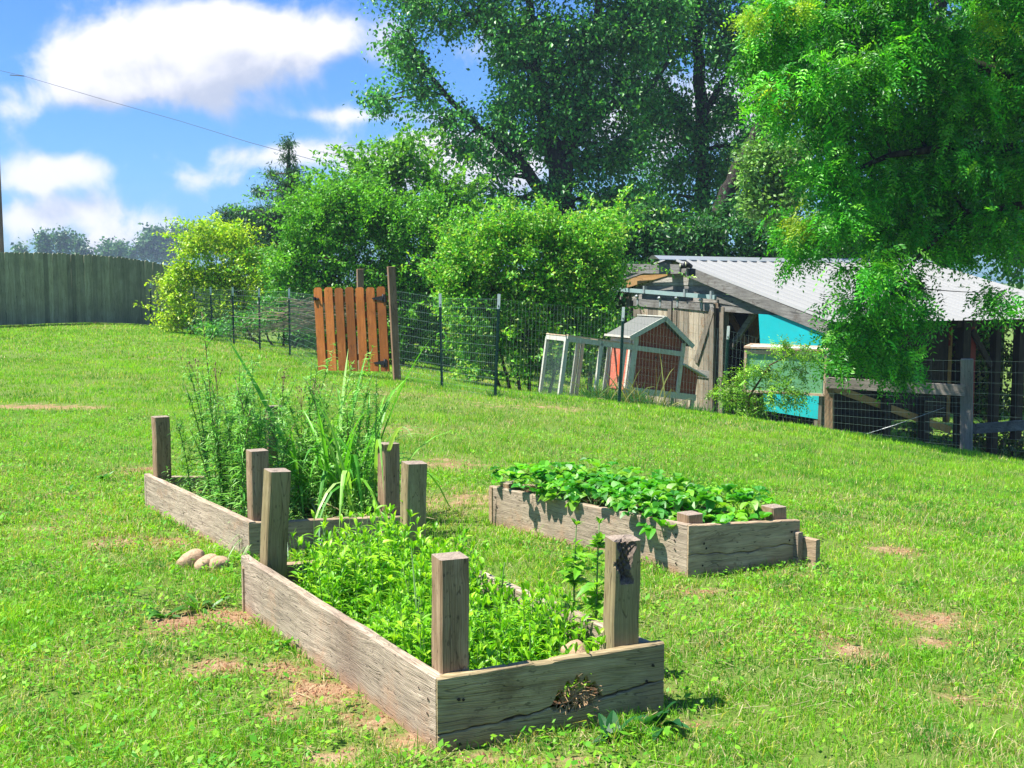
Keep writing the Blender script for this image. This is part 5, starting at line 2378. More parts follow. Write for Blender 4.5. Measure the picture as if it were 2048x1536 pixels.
    print(name, 'twigs', n, 'leaf quads', len(F))
    return root


def pth(d, *pts):
    """trunk path from photograph pixels: (px, py, radius)"""
    return ([P(a, b, d + (e if e else 0)) for (a, b, c, e) in [(p + (0,))[:4] if len(p) == 3 else p for p in pts]], [p[2] for p in pts])


def gpt(px, d):
    x = (px - 1024) / FPX * d
    return Vector((x, d, hz(x, d) - .1))


DARK = [(.03, .16, .028), (.055, .25, .038), (.10, .36, .055), (.18, .48, .09)]
MID = [(.05, .18, .02), (.09, .28, .025), (.15, .38, .03), (.25, .50, .04)]
LITE = [(.06, .25, .02), (.12, .38, .025), (.20, .50, .03), (.32, .60, .05)]
YEL = [(.18, .40, .012), (.32, .55, .018), (.46, .64, .022), (.54, .64, .04)]
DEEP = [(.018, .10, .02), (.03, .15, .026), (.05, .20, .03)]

# --- tall tree with the forked trunk
d = 36
p_tr = pth(d, (1122, 700, .55), (1118, 520, .46), (1120, 430, .43), (1122, 350, .40), (1112, 300, .34))
p_tr[0][0].z = hz(1.5, 36) - .1
paths = [p_tr,
         pth(d, (1112, 310, .28), (1090, 245, .24), (1075, 150, .18), (1062, 40, .13), (1050, -90, .08)),
         pth(d, (1122, 330, .28), (1150, 262, .25), (1172, 160, .19), (1196, 30, .13), (1210, -100, .08)),
         pth(d, (1112, 425, .22), (1080, 380, .20), (1050, 332, .18), (1010, 298, .15), (960, 256, .12), (905, 205, .09), (850, 140, .07), (815, 70, .04)),
         pth(d, (1150, 262, .15), (1220, 215, .13), (1290, 190, .10), (1340, 120, .06)),
         pth(d, (1075, 150, .11), (1010, 90, .08), (940, 30, .06), (880, -30, .04))]
bl1 = [(830, 5, 80, 42), (800, 80, 38, 48), (835, 135, 42, 38), (775, 195, 34, 20), (850, 185, 45, 30), (905, 235, 45, 34), (950, 285, 48, 30), (1000, 235, 48, 50),
       (975, 20, 75, 45), (1015, 105, 50, 50), (1050, 180, 70, 75), (1065, 60, 85, 75), (1000, 325, 45, 32), (1060, 290, 50, 50), (920, 290, 28, 18), (1150, 100, 90, 85),
       (1160, 215, 75, 65), (1240, 60, 90, 80), (1250, 180, 80, 75), (1185, 320, 65, 50), (1260, 300, 80, 65), (1080, 385, 45, 32), (1185, 405, 55, 40), (1010, 395, 40, 30),
       (965, 365, 30, 22), (930, 420, 60, 35), (900, -90, 110, 60), (1050, -90, 120, 80), (1200, -100, 130, 85), (1310, 10, 80, 80), (1240, 400, 60, 50), (895, 40, 40, 30), (750, 205, 14, 10),
       (1020, 450, 60, 35), (1200, 470, 80, 40), (1110, 245, 50, 50), (1115, 150, 50, 50), (1085, 455, 40, 30), (1150, 455, 40, 30), (1125, 370, 26, 20)]
skeleton_tree('tall_tree', 'tall dark green broadleaf tree with a thick forked trunk rising behind the shrubs', 'tree', 'trees behind the yard', paths,
              [blob(*b, d, .9 + .012 * b[2]) for b in bl1], dict(L=.135, W=.62, col=DARK), M['bark'], 101, twigs=38, leaves=70, lr=.26, limb_r=.06, twig_r=.014, droop=.5)

# --- second tall tree with the straight trunk
d = 39
b0 = gpt(1402, d)
paths = [([b0] + pth(d, (1403, 470, .27), (1406, 330, .25), (1403, 200, .22), (1398, 60, .17), (1392, -120, .1))[0], [.33, .27, .25, .22, .17, .1]),
         pth(d, (1404, 240, .12), (1440, 170, .10), (1490, 110, .06)),
         pth(d, (1404, 300, .12), (1360, 220, .10), (1320, 150, .06))]
bl2 = [(1290, 80, 60, 70), (1290, 230, 50, 60), (1390, 250, 50, 60), (1340, 70, 70, 70), (1400, 20, 70, 60), (1450, 90, 65, 70), (1330, 210, 60, 60), (1455, 215, 55, 60), (1350, 330, 60, 55), (1440, 330, 55, 55), (1490, 400, 60, 50), (1330, 430, 70, 50),
       (1500, 130, 60, 60), (1400, -90, 110, 80), (1520, 20, 70, 60), (1400, 400, 40, 40), (1540, 280, 60, 60), (1290, 390, 50, 50), (1480, 290, 40, 40)]
skeleton_tree('tall_tree', 'tall dark tree with one straight grey trunk standing behind the shed ridge', 'tree', 'trees behind the yard', paths,
              [blob(*b, d, 1.3) for b in bl2], dict(L=.14, W=.62, col=DARK), M['bark'], 102, twigs=34, leaves=66, lr=.27, limb_r=.05, twig_r=.014, droop=.5)

# --- leaning trunk tree
d = 31
b0 = gpt(1415, d)
paths = [([b0] + pth(d, (1430, 470, .24), (1448, 400, .22), (1478, 335, .20), (1510, 280, .18), (1540, 205, .15), (1570, 90, .11), (1600, -60, .07))[0], [.30, .24, .22, .20, .18, .15, .11, .07]),
         pth(d, (1450, 440, .12), (1500, 410, .09), (1560, 370, .06))]
bl3 = [(1590, 130, 70, 70), (1640, 40, 80, 70), (1560, 20, 60, 60), (1640, 240, 70, 70), (1700, 150, 80, 80), (1600, 340, 60, 50), (1620, -80, 120, 80), (1690, 330, 70, 60), (1780, 60, 90, 80)]
skeleton_tree('leaning_tree', 'tree with a dark trunk leaning to the right behind the shed roof', 'tree', 'trees behind the yard', paths,
              [blob(*b, d, 1.2) for b in bl3], dict(L=.15, W=.7, col=DARK), M['bark'], 103, twigs=28, leaves=50, lr=.22, limb_r=.05, twig_r=.012, droop=.5)

# --- dark tree closing the view on the far right
d = 33
b0 = gpt(1880, d)
paths = [([b0] + pth(d, (1880, 380, .3), (1870, 200, .26), (1880, 0, .2), (1900, -150, .1))[0], [.36, .3, .26, .2, .1])]
bl4 = [(1750, 420, 90, 70), (1850, 300, 110, 100), (1980, 250, 120, 110), (1880, 130, 120, 110), (2000, 60, 120, 110), (1900, -80, 160, 90), (1990, 420, 110, 80), (2080, 330, 100, 110), (1880, 470, 110, 60),
       (2060, 500, 90, 70), (2150, 150, 120, 140), (1700, 470, 80, 50)]
skeleton_tree('dense_tree', 'dense dark tree behind the right end of the shed roof', 'tree', 'trees behind the yard', paths,
              [blob(*b, d, 1.4) for b in bl4], dict(L=.17, W=.7, col=DARK), M['bark'], 104, twigs=26, leaves=50, lr=.28, limb_r=.06, twig_r=.012, droop=.4)

# --- dark understorey behind the shed ridge
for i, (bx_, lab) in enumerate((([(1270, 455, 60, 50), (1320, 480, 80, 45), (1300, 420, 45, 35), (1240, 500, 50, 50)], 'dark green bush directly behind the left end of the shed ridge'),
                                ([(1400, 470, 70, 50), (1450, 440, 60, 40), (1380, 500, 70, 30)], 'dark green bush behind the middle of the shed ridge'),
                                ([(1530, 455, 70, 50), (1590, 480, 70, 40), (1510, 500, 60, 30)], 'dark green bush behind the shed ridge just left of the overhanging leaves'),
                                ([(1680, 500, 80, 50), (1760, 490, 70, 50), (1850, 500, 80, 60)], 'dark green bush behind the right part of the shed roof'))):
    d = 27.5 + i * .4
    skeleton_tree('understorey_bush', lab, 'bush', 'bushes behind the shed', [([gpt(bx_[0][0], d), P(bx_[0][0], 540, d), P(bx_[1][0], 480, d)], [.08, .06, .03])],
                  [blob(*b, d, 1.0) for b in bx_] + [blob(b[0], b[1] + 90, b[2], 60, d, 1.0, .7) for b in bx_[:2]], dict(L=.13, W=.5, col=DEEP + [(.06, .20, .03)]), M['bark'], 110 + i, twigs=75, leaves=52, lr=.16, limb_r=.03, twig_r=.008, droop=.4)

# --- young tree behind the shrubs, centre left
d = 27
b0 = gpt(800, d)
paths = [([b0] + pth(d, (800, 560, .09), (790, 450, .07), (800, 350, .05), (815, 300, .02))[0], [.12, .09, .07, .05, .02]),
         pth(d, (795, 500, .06), (740, 420, .04), (700, 360, .02)), pth(d, (795, 480, .06), (860, 410, .04), (910, 360, .02))]
bl5 = [(700, 400, 55, 50), (760, 370, 60, 50), (815, 330, 48, 36), (870, 365, 48, 34), (915, 400, 45, 35), (640, 430, 45, 40), (860, 430, 70, 40), (770, 450, 70, 45), (930, 445, 45, 30), (725, 345, 30, 22), (800, 305, 24, 14)]
skeleton_tree('young_tree', 'fine leaved green tree rising between the cedar and the forked tree', 'tree', 'trees behind the yard', paths,
              [blob(*b, d, .8) for b in bl5], dict(L=.11, W=.6, col=MID), M['bark_red'], 105, twigs=80, leaves=44, lr=.15, limb_r=.02, twig_r=.006, droop=.2, spray=.12, whips=90, whip_len=(.5, 1.2))

# --- cedar
d = 38
b0 = gpt(578, d)
paths = [([b0] + pth(d, (578, 520, .14), (577, 400, .10), (577, 330, .06), (578, 278, .015))[0], [.2, .14, .10, .06, .015])]
blc = [(578, 292, 6, 12), (576, 318, 14, 10), (580, 345, 24, 12), (572, 372, 34, 14), (585, 398, 45, 16), (560, 425, 55, 18), (520, 385, 20, 8), (600, 430, 40, 20), (500, 430, 45, 14), (455, 425, 28, 10), (470, 455, 45, 16),
       (540, 455, 70, 22), (600, 470, 60, 30), (530, 490, 80, 30), (440, 445, 20, 8), (545, 350, 16, 6), (612, 372, 18, 7), (450, 480, 50, 22)]
skeleton_tree('cedar_tree', 'dark pointed cedar tree behind the yellow green shrub', 'tree', 'trees behind the yard', paths,
              [blob(*b, d, .5 + .01 * b[2], 1.5) for b in blc], dict(L=.14, W=.22, col=[(.02, .085, .035), (.035, .12, .04), (.06, .17, .05)]), M['bark_red'], 106, twigs=110, leaves=70, lr=.12, limb_r=.03, twig_r=.008, droop=.1, shell=.3)

# --- yellow-green shrub
d = 27.5
b0 = gpt(450, d)
paths = [([b0 + Vector((-.3, 0, 0)), P(440, 600, d), P(420, 530, d)], [.05, .03, .015]), ([b0 + Vector((.1, 0, 0)), P(470, 600, d), P(490, 520, d)], [.05, .03, .015])]
bly = [(395, 490, 42, 32), (445, 478, 46, 30), (490, 510, 42, 36), (375, 545, 36, 38), (440, 560, 70, 50), (525, 555, 38, 36), (350, 600, 22, 24), (400, 620, 55, 26), (480, 610, 55, 30), (545, 590, 30, 24), (355, 560, 20, 14), (535, 530, 24, 16), (345, 640, 30, 24), (420, 655, 50, 20), (500, 650, 50, 22), (560, 620, 30, 30), (570, 560, 26, 26), (470, 470, 24, 14), (405, 455, 22, 10), (330, 570, 16, 12)]
skeleton_tree('yellow_shrub', 'bright yellow green rounded shrub next to the end of the wooden fence', 'shrub', 'shrubs beyond the wire fence', paths,
              [blob(*b, d, .7) for b in bly], dict(L=.085, W=.5, col=YEL), M['bark_red'], 107, twigs=240, leaves=46, lr=.11, limb_r=.015, twig_r=.004, droop=.2, whips=60, whip_len=(.3, .7))

# --- privet shrubs
def stems(px, d, n, spread, pyt, r):
    out = []
    for k in range(n):
        x = px + (k - (n - 1) / 2) * spread * .35
        b = gpt(x, d)
        out.append(([b, P(x + (k - n / 2) * spread * .4, (pyt + 760) / 2, d), P(x + (k - n / 2) * spread, pyt, d)], [r, r * .7, r * .3]))
    return out


d = 22.5
blp = [(650, 470, 60, 50), (720, 455, 65, 50), (790, 470, 60, 55), (860, 480, 55, 50), (910, 520, 50, 55), (600, 530, 44, 50), (740, 395, 40, 30), (660, 425, 40, 30), (660, 550, 70, 60), (760, 560, 80, 60), (850, 580, 70, 60), (620, 610, 60, 45), (820, 650, 80, 50),
       (720, 640, 80, 50), (900, 640, 50, 50), (610, 450, 24, 18), (700, 400, 34, 20), (760, 415, 34, 20), (640, 400, 24, 18), (580, 480, 30, 30), (560, 560, 30, 40), (930, 470, 30, 20), (860, 420, 24, 16), (680, 690, 60, 26), (800, 700, 60, 26), (900, 700, 50, 26)]
skeleton_tree('privet_shrub', 'large light green shrub with arching sprays behind the orange picket gate', 'shrub', 'shrubs beyond the wire fence', stems(760, d, 6, 46, 500, .035),
              [blob(*b, d, .75) for b in blp], dict(L=.07, W=.55, col=LITE[:3] + MID[1:3]), M['bark_red'], 108, twigs=240, leaves=56, lr=.085, limb_r=.012, twig_r=.004, droop=.1, arch=.35, matleaf='leaf', spray=.12, whips=170, whip_len=(.5, 1.1))
d = 18.6
blp = [(990, 500, 55, 45), (1050, 490, 60, 42), (1110, 500, 50, 40), (1160, 530, 50, 50), (1195, 590, 40, 50), (990, 590, 70, 60), (1080, 580, 80, 60), (1160, 640, 60, 50), (930, 570, 50, 60), (940, 660, 60, 50), (1040, 670, 80, 50),
       (1120, 700, 60, 40), (1180, 470, 26, 14), (1222, 448, 18, 9), (1215, 480, 22, 12), (1080, 450, 30, 14), (905, 500, 30, 30), (1210, 560, 24, 20), (950, 520, 40, 30), (1150, 470, 30, 20), (1030, 445, 30, 16), (980, 460, 30, 18), (900, 590, 40, 50), (960, 735, 50, 22), (1060, 735, 60, 22), (1160, 730, 50, 20), (1220, 640, 24, 40), (1190, 520, 44, 40), (1100, 455, 40, 20), (1225, 500, 26, 24), (1235, 545, 20, 24), (1010, 470, 30, 24)]
skeleton_tree('privet_shrub', 'large light green shrub filling the space between the gate and the chicken coop', 'shrub', 'shrubs beyond the wire fence', stems(1050, d, 6, 50, 520, .03),
              [blob(*b, d, .75) for b in blp], dict(L=.062, W=.55, col=[(.05, .22, .02), (.10, .35, .025), (.17, .48, .03), (.28, .58, .05), (.40, .50, .08)]), M['bark_red'], 109, twigs=380, leaves=54, lr=.07, limb_r=.012, twig_r=.0035, droop=.1, arch=.3, matleaf='leaf', spray=.12, whips=150, whip_len=(.4, .9),
              z_low=-.45)
d = 25
skeleton_tree('shade_shrub', 'dark shaded shrub low behind the wire fence and the blue tub', 'shrub', 'shrubs beyond the wire fence', stems(560, d, 4, 40, 600, .03),
              [blob(*b, d, .8) for b in [(560, 600, 50, 40), (600, 640, 50, 28), (520, 640, 60, 24), (440, 655, 60, 18), (640, 650, 40, 24), (570, 520, 40, 50), (610, 570, 40, 40)]], dict(L=.08, W=.5, col=DARK), M['bark'], 115, twigs=130, leaves=50, lr=.1, limb_r=.01, twig_r=.004, droop=.2)

# --- overhanging locust with feathery compound leaves
LOC = [(.026, .19, .014), (.05, .31, .02), (.10, .44, .028), (.21, .56, .04)]
d = 13.8
b0 = Vector((8.6, 14.5, hz(8.6, 14.5) - .1))
tr0 = P(2380, 300, 14.3)
paths = [([b0, b0.lerp(tr0, .5), tr0, P(2330, 100, 14), P(2260, -120, 13.8), P(2200, -350, 13.6)], [.24, .2, .17, .14, .1, .05]),
         ([P(2370, 320, 14.3), P(2230, 240, 14.1), P(2080, 180, 13.9), P(1900, 110, 13.7), P(1720, 60, 13.6), P(1580, 40, 13.5)], [.14, .11, .085, .06, .035, .015]),
         ([P(2370, 330, 14.3), P(2240, 380, 14), P(2080, 405, 13.7), P(1930, 425, 13.5), P(1830, 520, 13.3), P(1760, 620, 13.2)], [.13, .1, .06, .035, .02, .01]),
         ([P(2330, 100, 14), P(2150, -20, 13.6), P(1950, -60, 13.4), P(1750, -60, 13.2)], [.1, .07, .05, .02]),
         ([P(2080, 300, 13.8), P(1930, 290, 13.6), P(1780, 310, 13.4), P(1660, 360, 13.3)], [.07, .05, .035, .012])]
bll = [(1540, 30, 65, 50), (1500, 75, 36, 36), (1620, 60, 80, 60), (1720, 40, 90, 60), (1560, 130, 55, 50), (1640, 160, 80, 60), (1530, 190, 26, 40), (1580, 215, 45, 40), (1740, 150, 90, 70), (1850, 80, 100, 80), (1980, 60, 100, 80),
       (1690, 250, 80, 60), (1800, 260, 90, 70), (1920, 200, 100, 80), (2040, 190, 80, 90), (1650, 340, 60, 50), (1740, 360, 80, 60), (1850, 370, 90, 65), (1960, 330, 90, 80), (2060, 330, 70, 90), (1600, 450, 50, 42), (1680, 440, 70, 50),
       (1790, 460, 80, 55), (1900, 455, 80, 45), (2010, 450, 80, 50), (1720, 540, 70, 40), (1800, 560, 64, 34), (1755, 600, 80, 40), (1805, 630, 56, 40), (1720, 660, 70, 42), (1785, 700, 66, 42), (1815, 732, 42, 28), (1700, 715, 45, 28),
       (1960, 500, 60, 18), (1992, 585, 22, 22), (1580, 500, 30, 24), (1650, -70, 140, 70), (1850, -80, 150, 80), (2080, -60, 130, 90), (2140, 120, 80, 110), (2150, 380, 80, 110), ]
rr_ = random.Random(3)
skeleton_tree('locust_tree', 'large bright green tree with feathery compound leaves overhanging the shed from the right', 'tree', None, paths,
              [blob(b[0], b[1], b[2], b[3], 13.6 + rr_.uniform(-.7, .7) - (.5 if b[1] > 520 else 0), .5 + .004 * b[2]) for b in bll], dict(L=.1, W=.5, col=LOC), M['bark'], 120, twigs=145, leaves=20, lr=.085, limb_r=.02, twig_r=.003,
              droop=.45, compound=dict(pairs=5, rachis=.21, L=.064, W=.42, sag=.3), matleaf='leaf', spread_out=.5)
# yellow young tips of the same tree read as their own sprays of its crown
blt = [(1510, 40, 26, 18), (1600, 15, 28, 12), (1560, 190, 14, 14), (1600, 440, 20, 14), (1980, 40, 30, 14)]
loc = bpy.data.objects['locust_tree']
rt = skeleton_tree('young_sprays', None, None, None, [], [blob(b[0], b[1], b[2], b[3], 12.95, .3) for b in blt], dict(L=.1, W=.5, col=[(.16, .36, .02), (.28, .46, .03), (.42, .55, .04)]), M['bark'], 121, twigs=70, leaves=10, lr=.07, limb_r=.01,
                   twig_r=.003, droop=.45, compound=dict(pairs=5, rachis=.18, L=.054, W=.42, sag=.3), matleaf='leaf', spread_out=.5)
wm = rt.location.copy()
for ch in list(rt.children):
    if ch.name.startswith('trunk'):
        me_ = ch.data
        bpy.data.objects.remove(ch)
    else:
        ch.parent = loc
        ch.location = wm - loc.location
        ch.name = 'young_leaves'
        ch['label'] = 'yellow green young leaf sprays'
bpy.data.objects.remove(rt)

# --- broadleaf sapling in front of the leaning trunk
d = 24
skeleton_tree('broadleaf_sapling', 'pale green broad leaved young tree between the leaning trunk and the feathery leaves', 'tree', 'trees behind the yard', [([gpt(1560, d), P(1560, 520, d), P(1550, 400, d), P(1545, 320, d)], [.08, .06, .04, .02])],
              [blob(*b, d, .6) for b in [(1530, 310, 45, 36), (1560, 350, 50, 42), (1500, 350, 30, 34), (1600, 300, 36, 36), (1520, 400, 44, 30), (1590, 390, 40, 36), (1550, 430, 36, 22)]], dict(L=.09, W=.75, col=[(.08, .22, .03), (.14, .32, .05), (.24, .42, .10)]), M['bark'], 122,
              twigs=150, leaves=46, lr=.14, limb_r=.02, twig_r=.005, droop=.4)

# --- compound leaved vine bush at the wire fence
d = 14.7
skeleton_tree('vine_bush', 'yellow green compound leaved bush growing through the wire fence by the green hutch', 'bush', None, [([Vector((gpt(1500, d).x, d, gpt(1500, d).z)), P(1500, 790, d), P(1540, 730, d), P(1620, 690, d)], [.02, .015, .01, .006])],
              [blob(*b, d, .28) for b in [(1440, 770, 22, 22), (1480, 760, 34, 26), (1470, 800, 36, 24), (1520, 790, 38, 30), (1570, 780, 44, 24), (1550, 740, 34, 20), (1500, 825, 30, 12), (1600, 740, 28, 26), (1610, 700, 34, 22), (1570, 695, 22, 12), (1510, 735, 24, 12), (1600, 790, 24, 14)]],
              dict(L=.1, W=.5, col=[(.09, .26, .02), (.16, .38, .03), (.30, .50, .04)]), M['bark_red'], 123, twigs=300, leaves=8, lr=.05, limb_r=.006, twig_r=.0025, droop=.3, compound=dict(pairs=4, rachis=.15, L=.05, W=.36, sag=.15), matleaf='leaf')

# --- tangle behind the corral
d = 21.5
skeleton_tree('vine_thicket', 'tangle of vines and brown stems behind the right end of the corral fence', 'thicket', None, [([gpt(1990, d), P(1985, 760, d), P(1960, 640, d)], [.03, .02, .01]), ([gpt(2030, d), P(2040, 800, d), P(2030, 680, d)], [.03, .02, .01])],
              [blob(*b, d, .6) for b in [(1960, 700, 40, 50), (2020, 720, 50, 60), (2060, 800, 60, 60), (1980, 800, 50, 50), (2000, 880, 60, 40), (2080, 900, 60, 50), (1950, 880, 30, 36), (2100, 700, 60, 70), (1830, 860, 40, 24), (1880, 880, 30, 20), (2020, 640, 40, 30)]],
              dict(L=.085, W=.6, col=[(.05, .14, .02), (.09, .22, .03), (.18, .34, .05), (.24, .17, .09), (.12, .26, .04)]), M['bark_red'], 124, twigs=110, leaves=36, lr=.12, limb_r=.015, twig_r=.006, droop=.3)

# --- far trees beyond the wooden fence
FARC = [(.035, .10, .04), (.055, .15, .05), (.09, .20, .06)]
farl = [('small round far tree low at the left above the wooden fence', [(42, 498, 16, 10)]), ('round far tree second from the left above the wooden fence', [(86, 488, 16, 20), (90, 474, 8, 8)]),
        ('tall double topped far tree above the wooden fence', [(122, 488, 18, 22), (137, 484, 14, 18), (125, 472, 9, 8)]), ('sloping far tree above the middle of the wooden fence', [(163, 494, 18, 14), (180, 504, 16, 10), (158, 484, 8, 7)]),
        ('pointed far conifer above the wooden fence', [(211, 500, 12, 14), (212, 488, 6, 9)]), ('thin pointed far tree right of the far conifer', [(238, 503, 12, 12), (240, 490, 5, 9)])]
for i, (lab, bb) in enumerate(farl):
    d = 230 + 9 * i
    bs = [blob(a, b, c * 1.1, e, d, 3.0) for (a, b, c, e) in bb] + [blob(bb[0][0], 512, bb[0][2] * 1.1, 22, d, 3.0, .7)]
    skeleton_tree('far_tree', lab, 'tree', 'hazy trees beyond the wooden fence', [([gpt(bb[0][0], d), P(bb[0][0], bb[0][1], d)], [.4, .2])], bs, dict(L=.75, W=.7, col=FARC), M['bark'], 130 + i, twigs=3.0, leaves=30, lr=.8, limb_r=.15, twig_r=.03)
hill = [(300, 478, 24, 18), (322, 474, 22, 16), (350, 470, 22, 14), (375, 468, 24, 16), (285, 492, 20, 14), (400, 474, 26, 20), (340, 500, 60, 24), (260, 508, 40, 14), (430, 480, 40, 30), (308, 466, 10, 9)]
d = 300
skeleton_tree('far_wood', 'hazy blue green wooded rise beyond the right end of the wooden fence', 'wood', None, [([gpt(340, d), P(340, 480, d)], [.5, .2])],
              [blob(a, b, c, e, d, 5.0) for (a, b, c, e) in hill], dict(L=1.0, W=.7, col=FARC), M['bark'], 140, twigs=2.2, leaves=34, lr=1.0, limb_r=.15, twig_r=.03)
bpy.data.objects['far_wood']['kind'] = 'stuff'

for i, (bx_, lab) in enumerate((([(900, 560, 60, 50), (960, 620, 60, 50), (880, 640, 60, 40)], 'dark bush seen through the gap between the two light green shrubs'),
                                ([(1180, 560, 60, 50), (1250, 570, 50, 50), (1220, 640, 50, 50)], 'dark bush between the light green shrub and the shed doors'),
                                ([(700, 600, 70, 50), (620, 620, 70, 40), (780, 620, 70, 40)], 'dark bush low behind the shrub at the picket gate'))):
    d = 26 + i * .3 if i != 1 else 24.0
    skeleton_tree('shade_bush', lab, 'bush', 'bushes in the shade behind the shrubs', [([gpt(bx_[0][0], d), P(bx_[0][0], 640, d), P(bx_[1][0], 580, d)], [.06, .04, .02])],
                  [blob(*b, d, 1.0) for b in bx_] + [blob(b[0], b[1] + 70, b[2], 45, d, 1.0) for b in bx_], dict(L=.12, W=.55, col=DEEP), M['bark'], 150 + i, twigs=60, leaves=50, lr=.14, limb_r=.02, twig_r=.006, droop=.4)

# --- brush pile
mb = MB()
q = P(600, 655, 21)
for k in range(120):
    a = random.uniform(-.2, .5) + (math.pi if random.random() < .3 else 0)
    L = random.uniform(.5, 1.3)
    st_ = Vector((random.gauss(0, .25), random.gauss(0, .3), random.uniform(-.1, .5)))
    en = st_ + Vector((math.cos(a) * L, random.gauss(0, .3), math.sin(a) * L * .7))
    mid = st_.lerp(en, .5) + Vector((0, 0, random.uniform(-.05, .12)))
    mb.tube([st_, mid, en], [.009, .006, .002], 4, cap=False)
o = mb.build('brush_pile', plain_mat('dry_twigs', (.27, .21, .14), .9, .3, 12))
o.location = q
tag(o, 'heap of bare brown cut branches behind the wire fence left of the picket gate', 'brush pile')

# ------------------------------------------------------------------ plants in and round the beds
def ribbons(c, D, N, L, W, bend, prof, fold, col, colt=None):
    """curved leaves: one per row; prof = width profile along the leaf"""
    n = len(c)
    k = len(prof)
    S = unit(np.cross(D, N))
    U = unit(np.cross(S, D))
    U = U * np.sign(U[:, 2:3] + 1e-6)
    Vs, Cs = [], []
    for i, w in enumerate(prof):
        t = i / (k - 1)
        p = c + D * (L * t)[:, None] + np.array([0, 0, -1.0]) * (bend * L * t * t)[:, None]
        hw = (W * w / 2)[:, None]
        e = U * (fold * W * w * .5)[:, None]
        Vs += [p - S * hw + e, p, p + S * hw + e]
        cc = col if colt is None else col * (1 - t) + colt * t
        Cs += [cc * 1.04, cc * .88, cc * 1.04]
    V = np.stack(Vs, 1).reshape(-1, 3)
    C = np.stack(Cs, 1).reshape(-1, 3)
    b = np.arange(n)[:, None] * (3 * k)
    F = []
    for i in range(k - 1):
        F.append(b + np.array([3 * i, 3 * i + 1, 3 * i + 4, 3 * i + 3]))
        F.append(b + np.array([3 * i + 1, 3 * i + 2, 3 * i + 5, 3 * i + 4]))
    return V, np.concatenate(F), C


class Leaves:
    def __init__(self):
        self.V, self.F, self.C, self.o = [], [], [], 0

    def add(self, V, F, C):
        self.V.append(V)
        self.F.append(F + self.o)
        self.C.append(C)
        self.o += len(V)

    def build(self, name, mat, parent=None):
        return np_mesh(name, np.concatenate(self.V), [np.concatenate(self.F)], mat, parent, col=np.clip(np.concatenate(self.C), 0, 1), smooth=False)


LANCE = [.25, .8, 1, .75, .4, .0]
LINEAR = [.6, 1, .9, .6, 0]
OVAL = [.12, .72, 1.0, 1.0, .72, .30]
M['stem'] = plain_mat('green_stem', (.10, .19, .05), .6, .3, 20)
M['stem_red'] = plain_mat('reddish_stem', (.17, .10, .06), .6, .3, 20)


def stalk_leaves(lv, base, top, r, n, L, W, up, cols, prof=LANCE, t0=.1, bend=.3, lean=None, tuft=0):
    """leaves spiralling up a stem"""
    base, top = np.array(base), np.array(top)
    t = t0 + (1 - t0) * np.sort(r.random(n))
    tuft = min(tuft, n)
    if tuft:
        t[-tuft:] = 1 - .03 * r.random(tuft)
    ax = top - base
    p = base + ax * t[:, None]
    a = np.arange(n) * 2.4 + r.random(n) * .6
    el = up + .25 * r.normal(0, 1, n) + .5 * (t > .9)
    D = unit(np.c_[np.cos(a) * np.cos(el), np.sin(a) * np.cos(el), np.sin(el)])
    N = np.tile(np.array([[0, 0, 1.]]), (n, 1)) + r.normal(0, .2, (n, 3))
    LL = L * (.6 + .6 * r.random(n)) * (1 - .35 * t)
    c = mixcol(n, cols, r, .15)
    V, F, C = ribbons(p, D, N, LL, LL * W * (.8 + .4 * r.random(n)), np.full(n, bend) + .2 * r.random(n), prof, .25, c)
    lv.add(V, F, C)


YG = [(.12, .38, .012), (.21, .52, .016), (.33, .64, .024), (.45, .72, .035)]
SG_ = [(.09, .32, .05), (.16, .46, .07), (.27, .58, .10), (.45, .70, .24)]

# --- the mass of young weeds in the nearest bed
r = np.random.default_rng(31)
lv = Leaves()
mbs = MB()
sz1 = (gNL + gFL) / 2 + .085
q = BEDS[0]
cnt = 0
while cnt < 800:
    s, t = r.uniform(.11, .92), r.uniform(.035, .94)
    p = bl(q, s, t)
    # a few bare spots: round the far left post and by the stone
    if (s < .25 and t > .80) or (abs(s - .74) < .06 and t < .09) or (s > .66 and t < .02):
        continue
    f = float(vnoise(p.x, p.y, 3.5, 77, 2))
    h = (.09 + .19 * r.random() ** 1.2) * (.6 + .8 * f) * (.98 + .06 * (t > .6))
    if t < .15:
        h *= .7
    if t > .55 and r.random() < .10:
        h *= 1.5
    b = Vector((p.x, p.y, sz1 - .02))
    tp = b + Vector((r.normal(0, .12) * h, r.normal(0, .12) * h, h))
    mbs.tube([b, tp], [.0022, .001], 3, cap=False)
    n = int(9 + h * 60)
    stalk_leaves(lv, b, tp, r, n, .072 + .07 * h, .19, .75, YG if f > .42 else YG[:3], tuft=4, bend=.35)
    cnt += 1
o = lv.build('weeds', M['leaf'])
tag(o, 'dense bright green young weeds filling the nearest raised bed', 'weeds', kind='stuff')
st_o = mbs.build('stems', M['stem'], o)

# --- low cover in the far left bed
lv = Leaves()
sz3 = g3[0] + .07
q3 = BEDS[2]
for k in range(330):
    s, t = r.uniform(.06, .94), r.uniform(.03, .97)
    p = bl(q3, s, t)
    h = .05 + .16 * r.random()
    b = Vector((p.x, p.y, sz3 - .01))
    stalk_leaves(lv, b, b + Vector((r.normal(0, .03), r.normal(0, .03), h)), r, 18, .05, .16, .5, SG_ + [(.22, .36, .05)], bend=.4)
o = lv.build('weeds', M['leaf'])
tag(o, 'low mixed weeds covering the soil of the far left bed', 'weeds', kind='stuff')


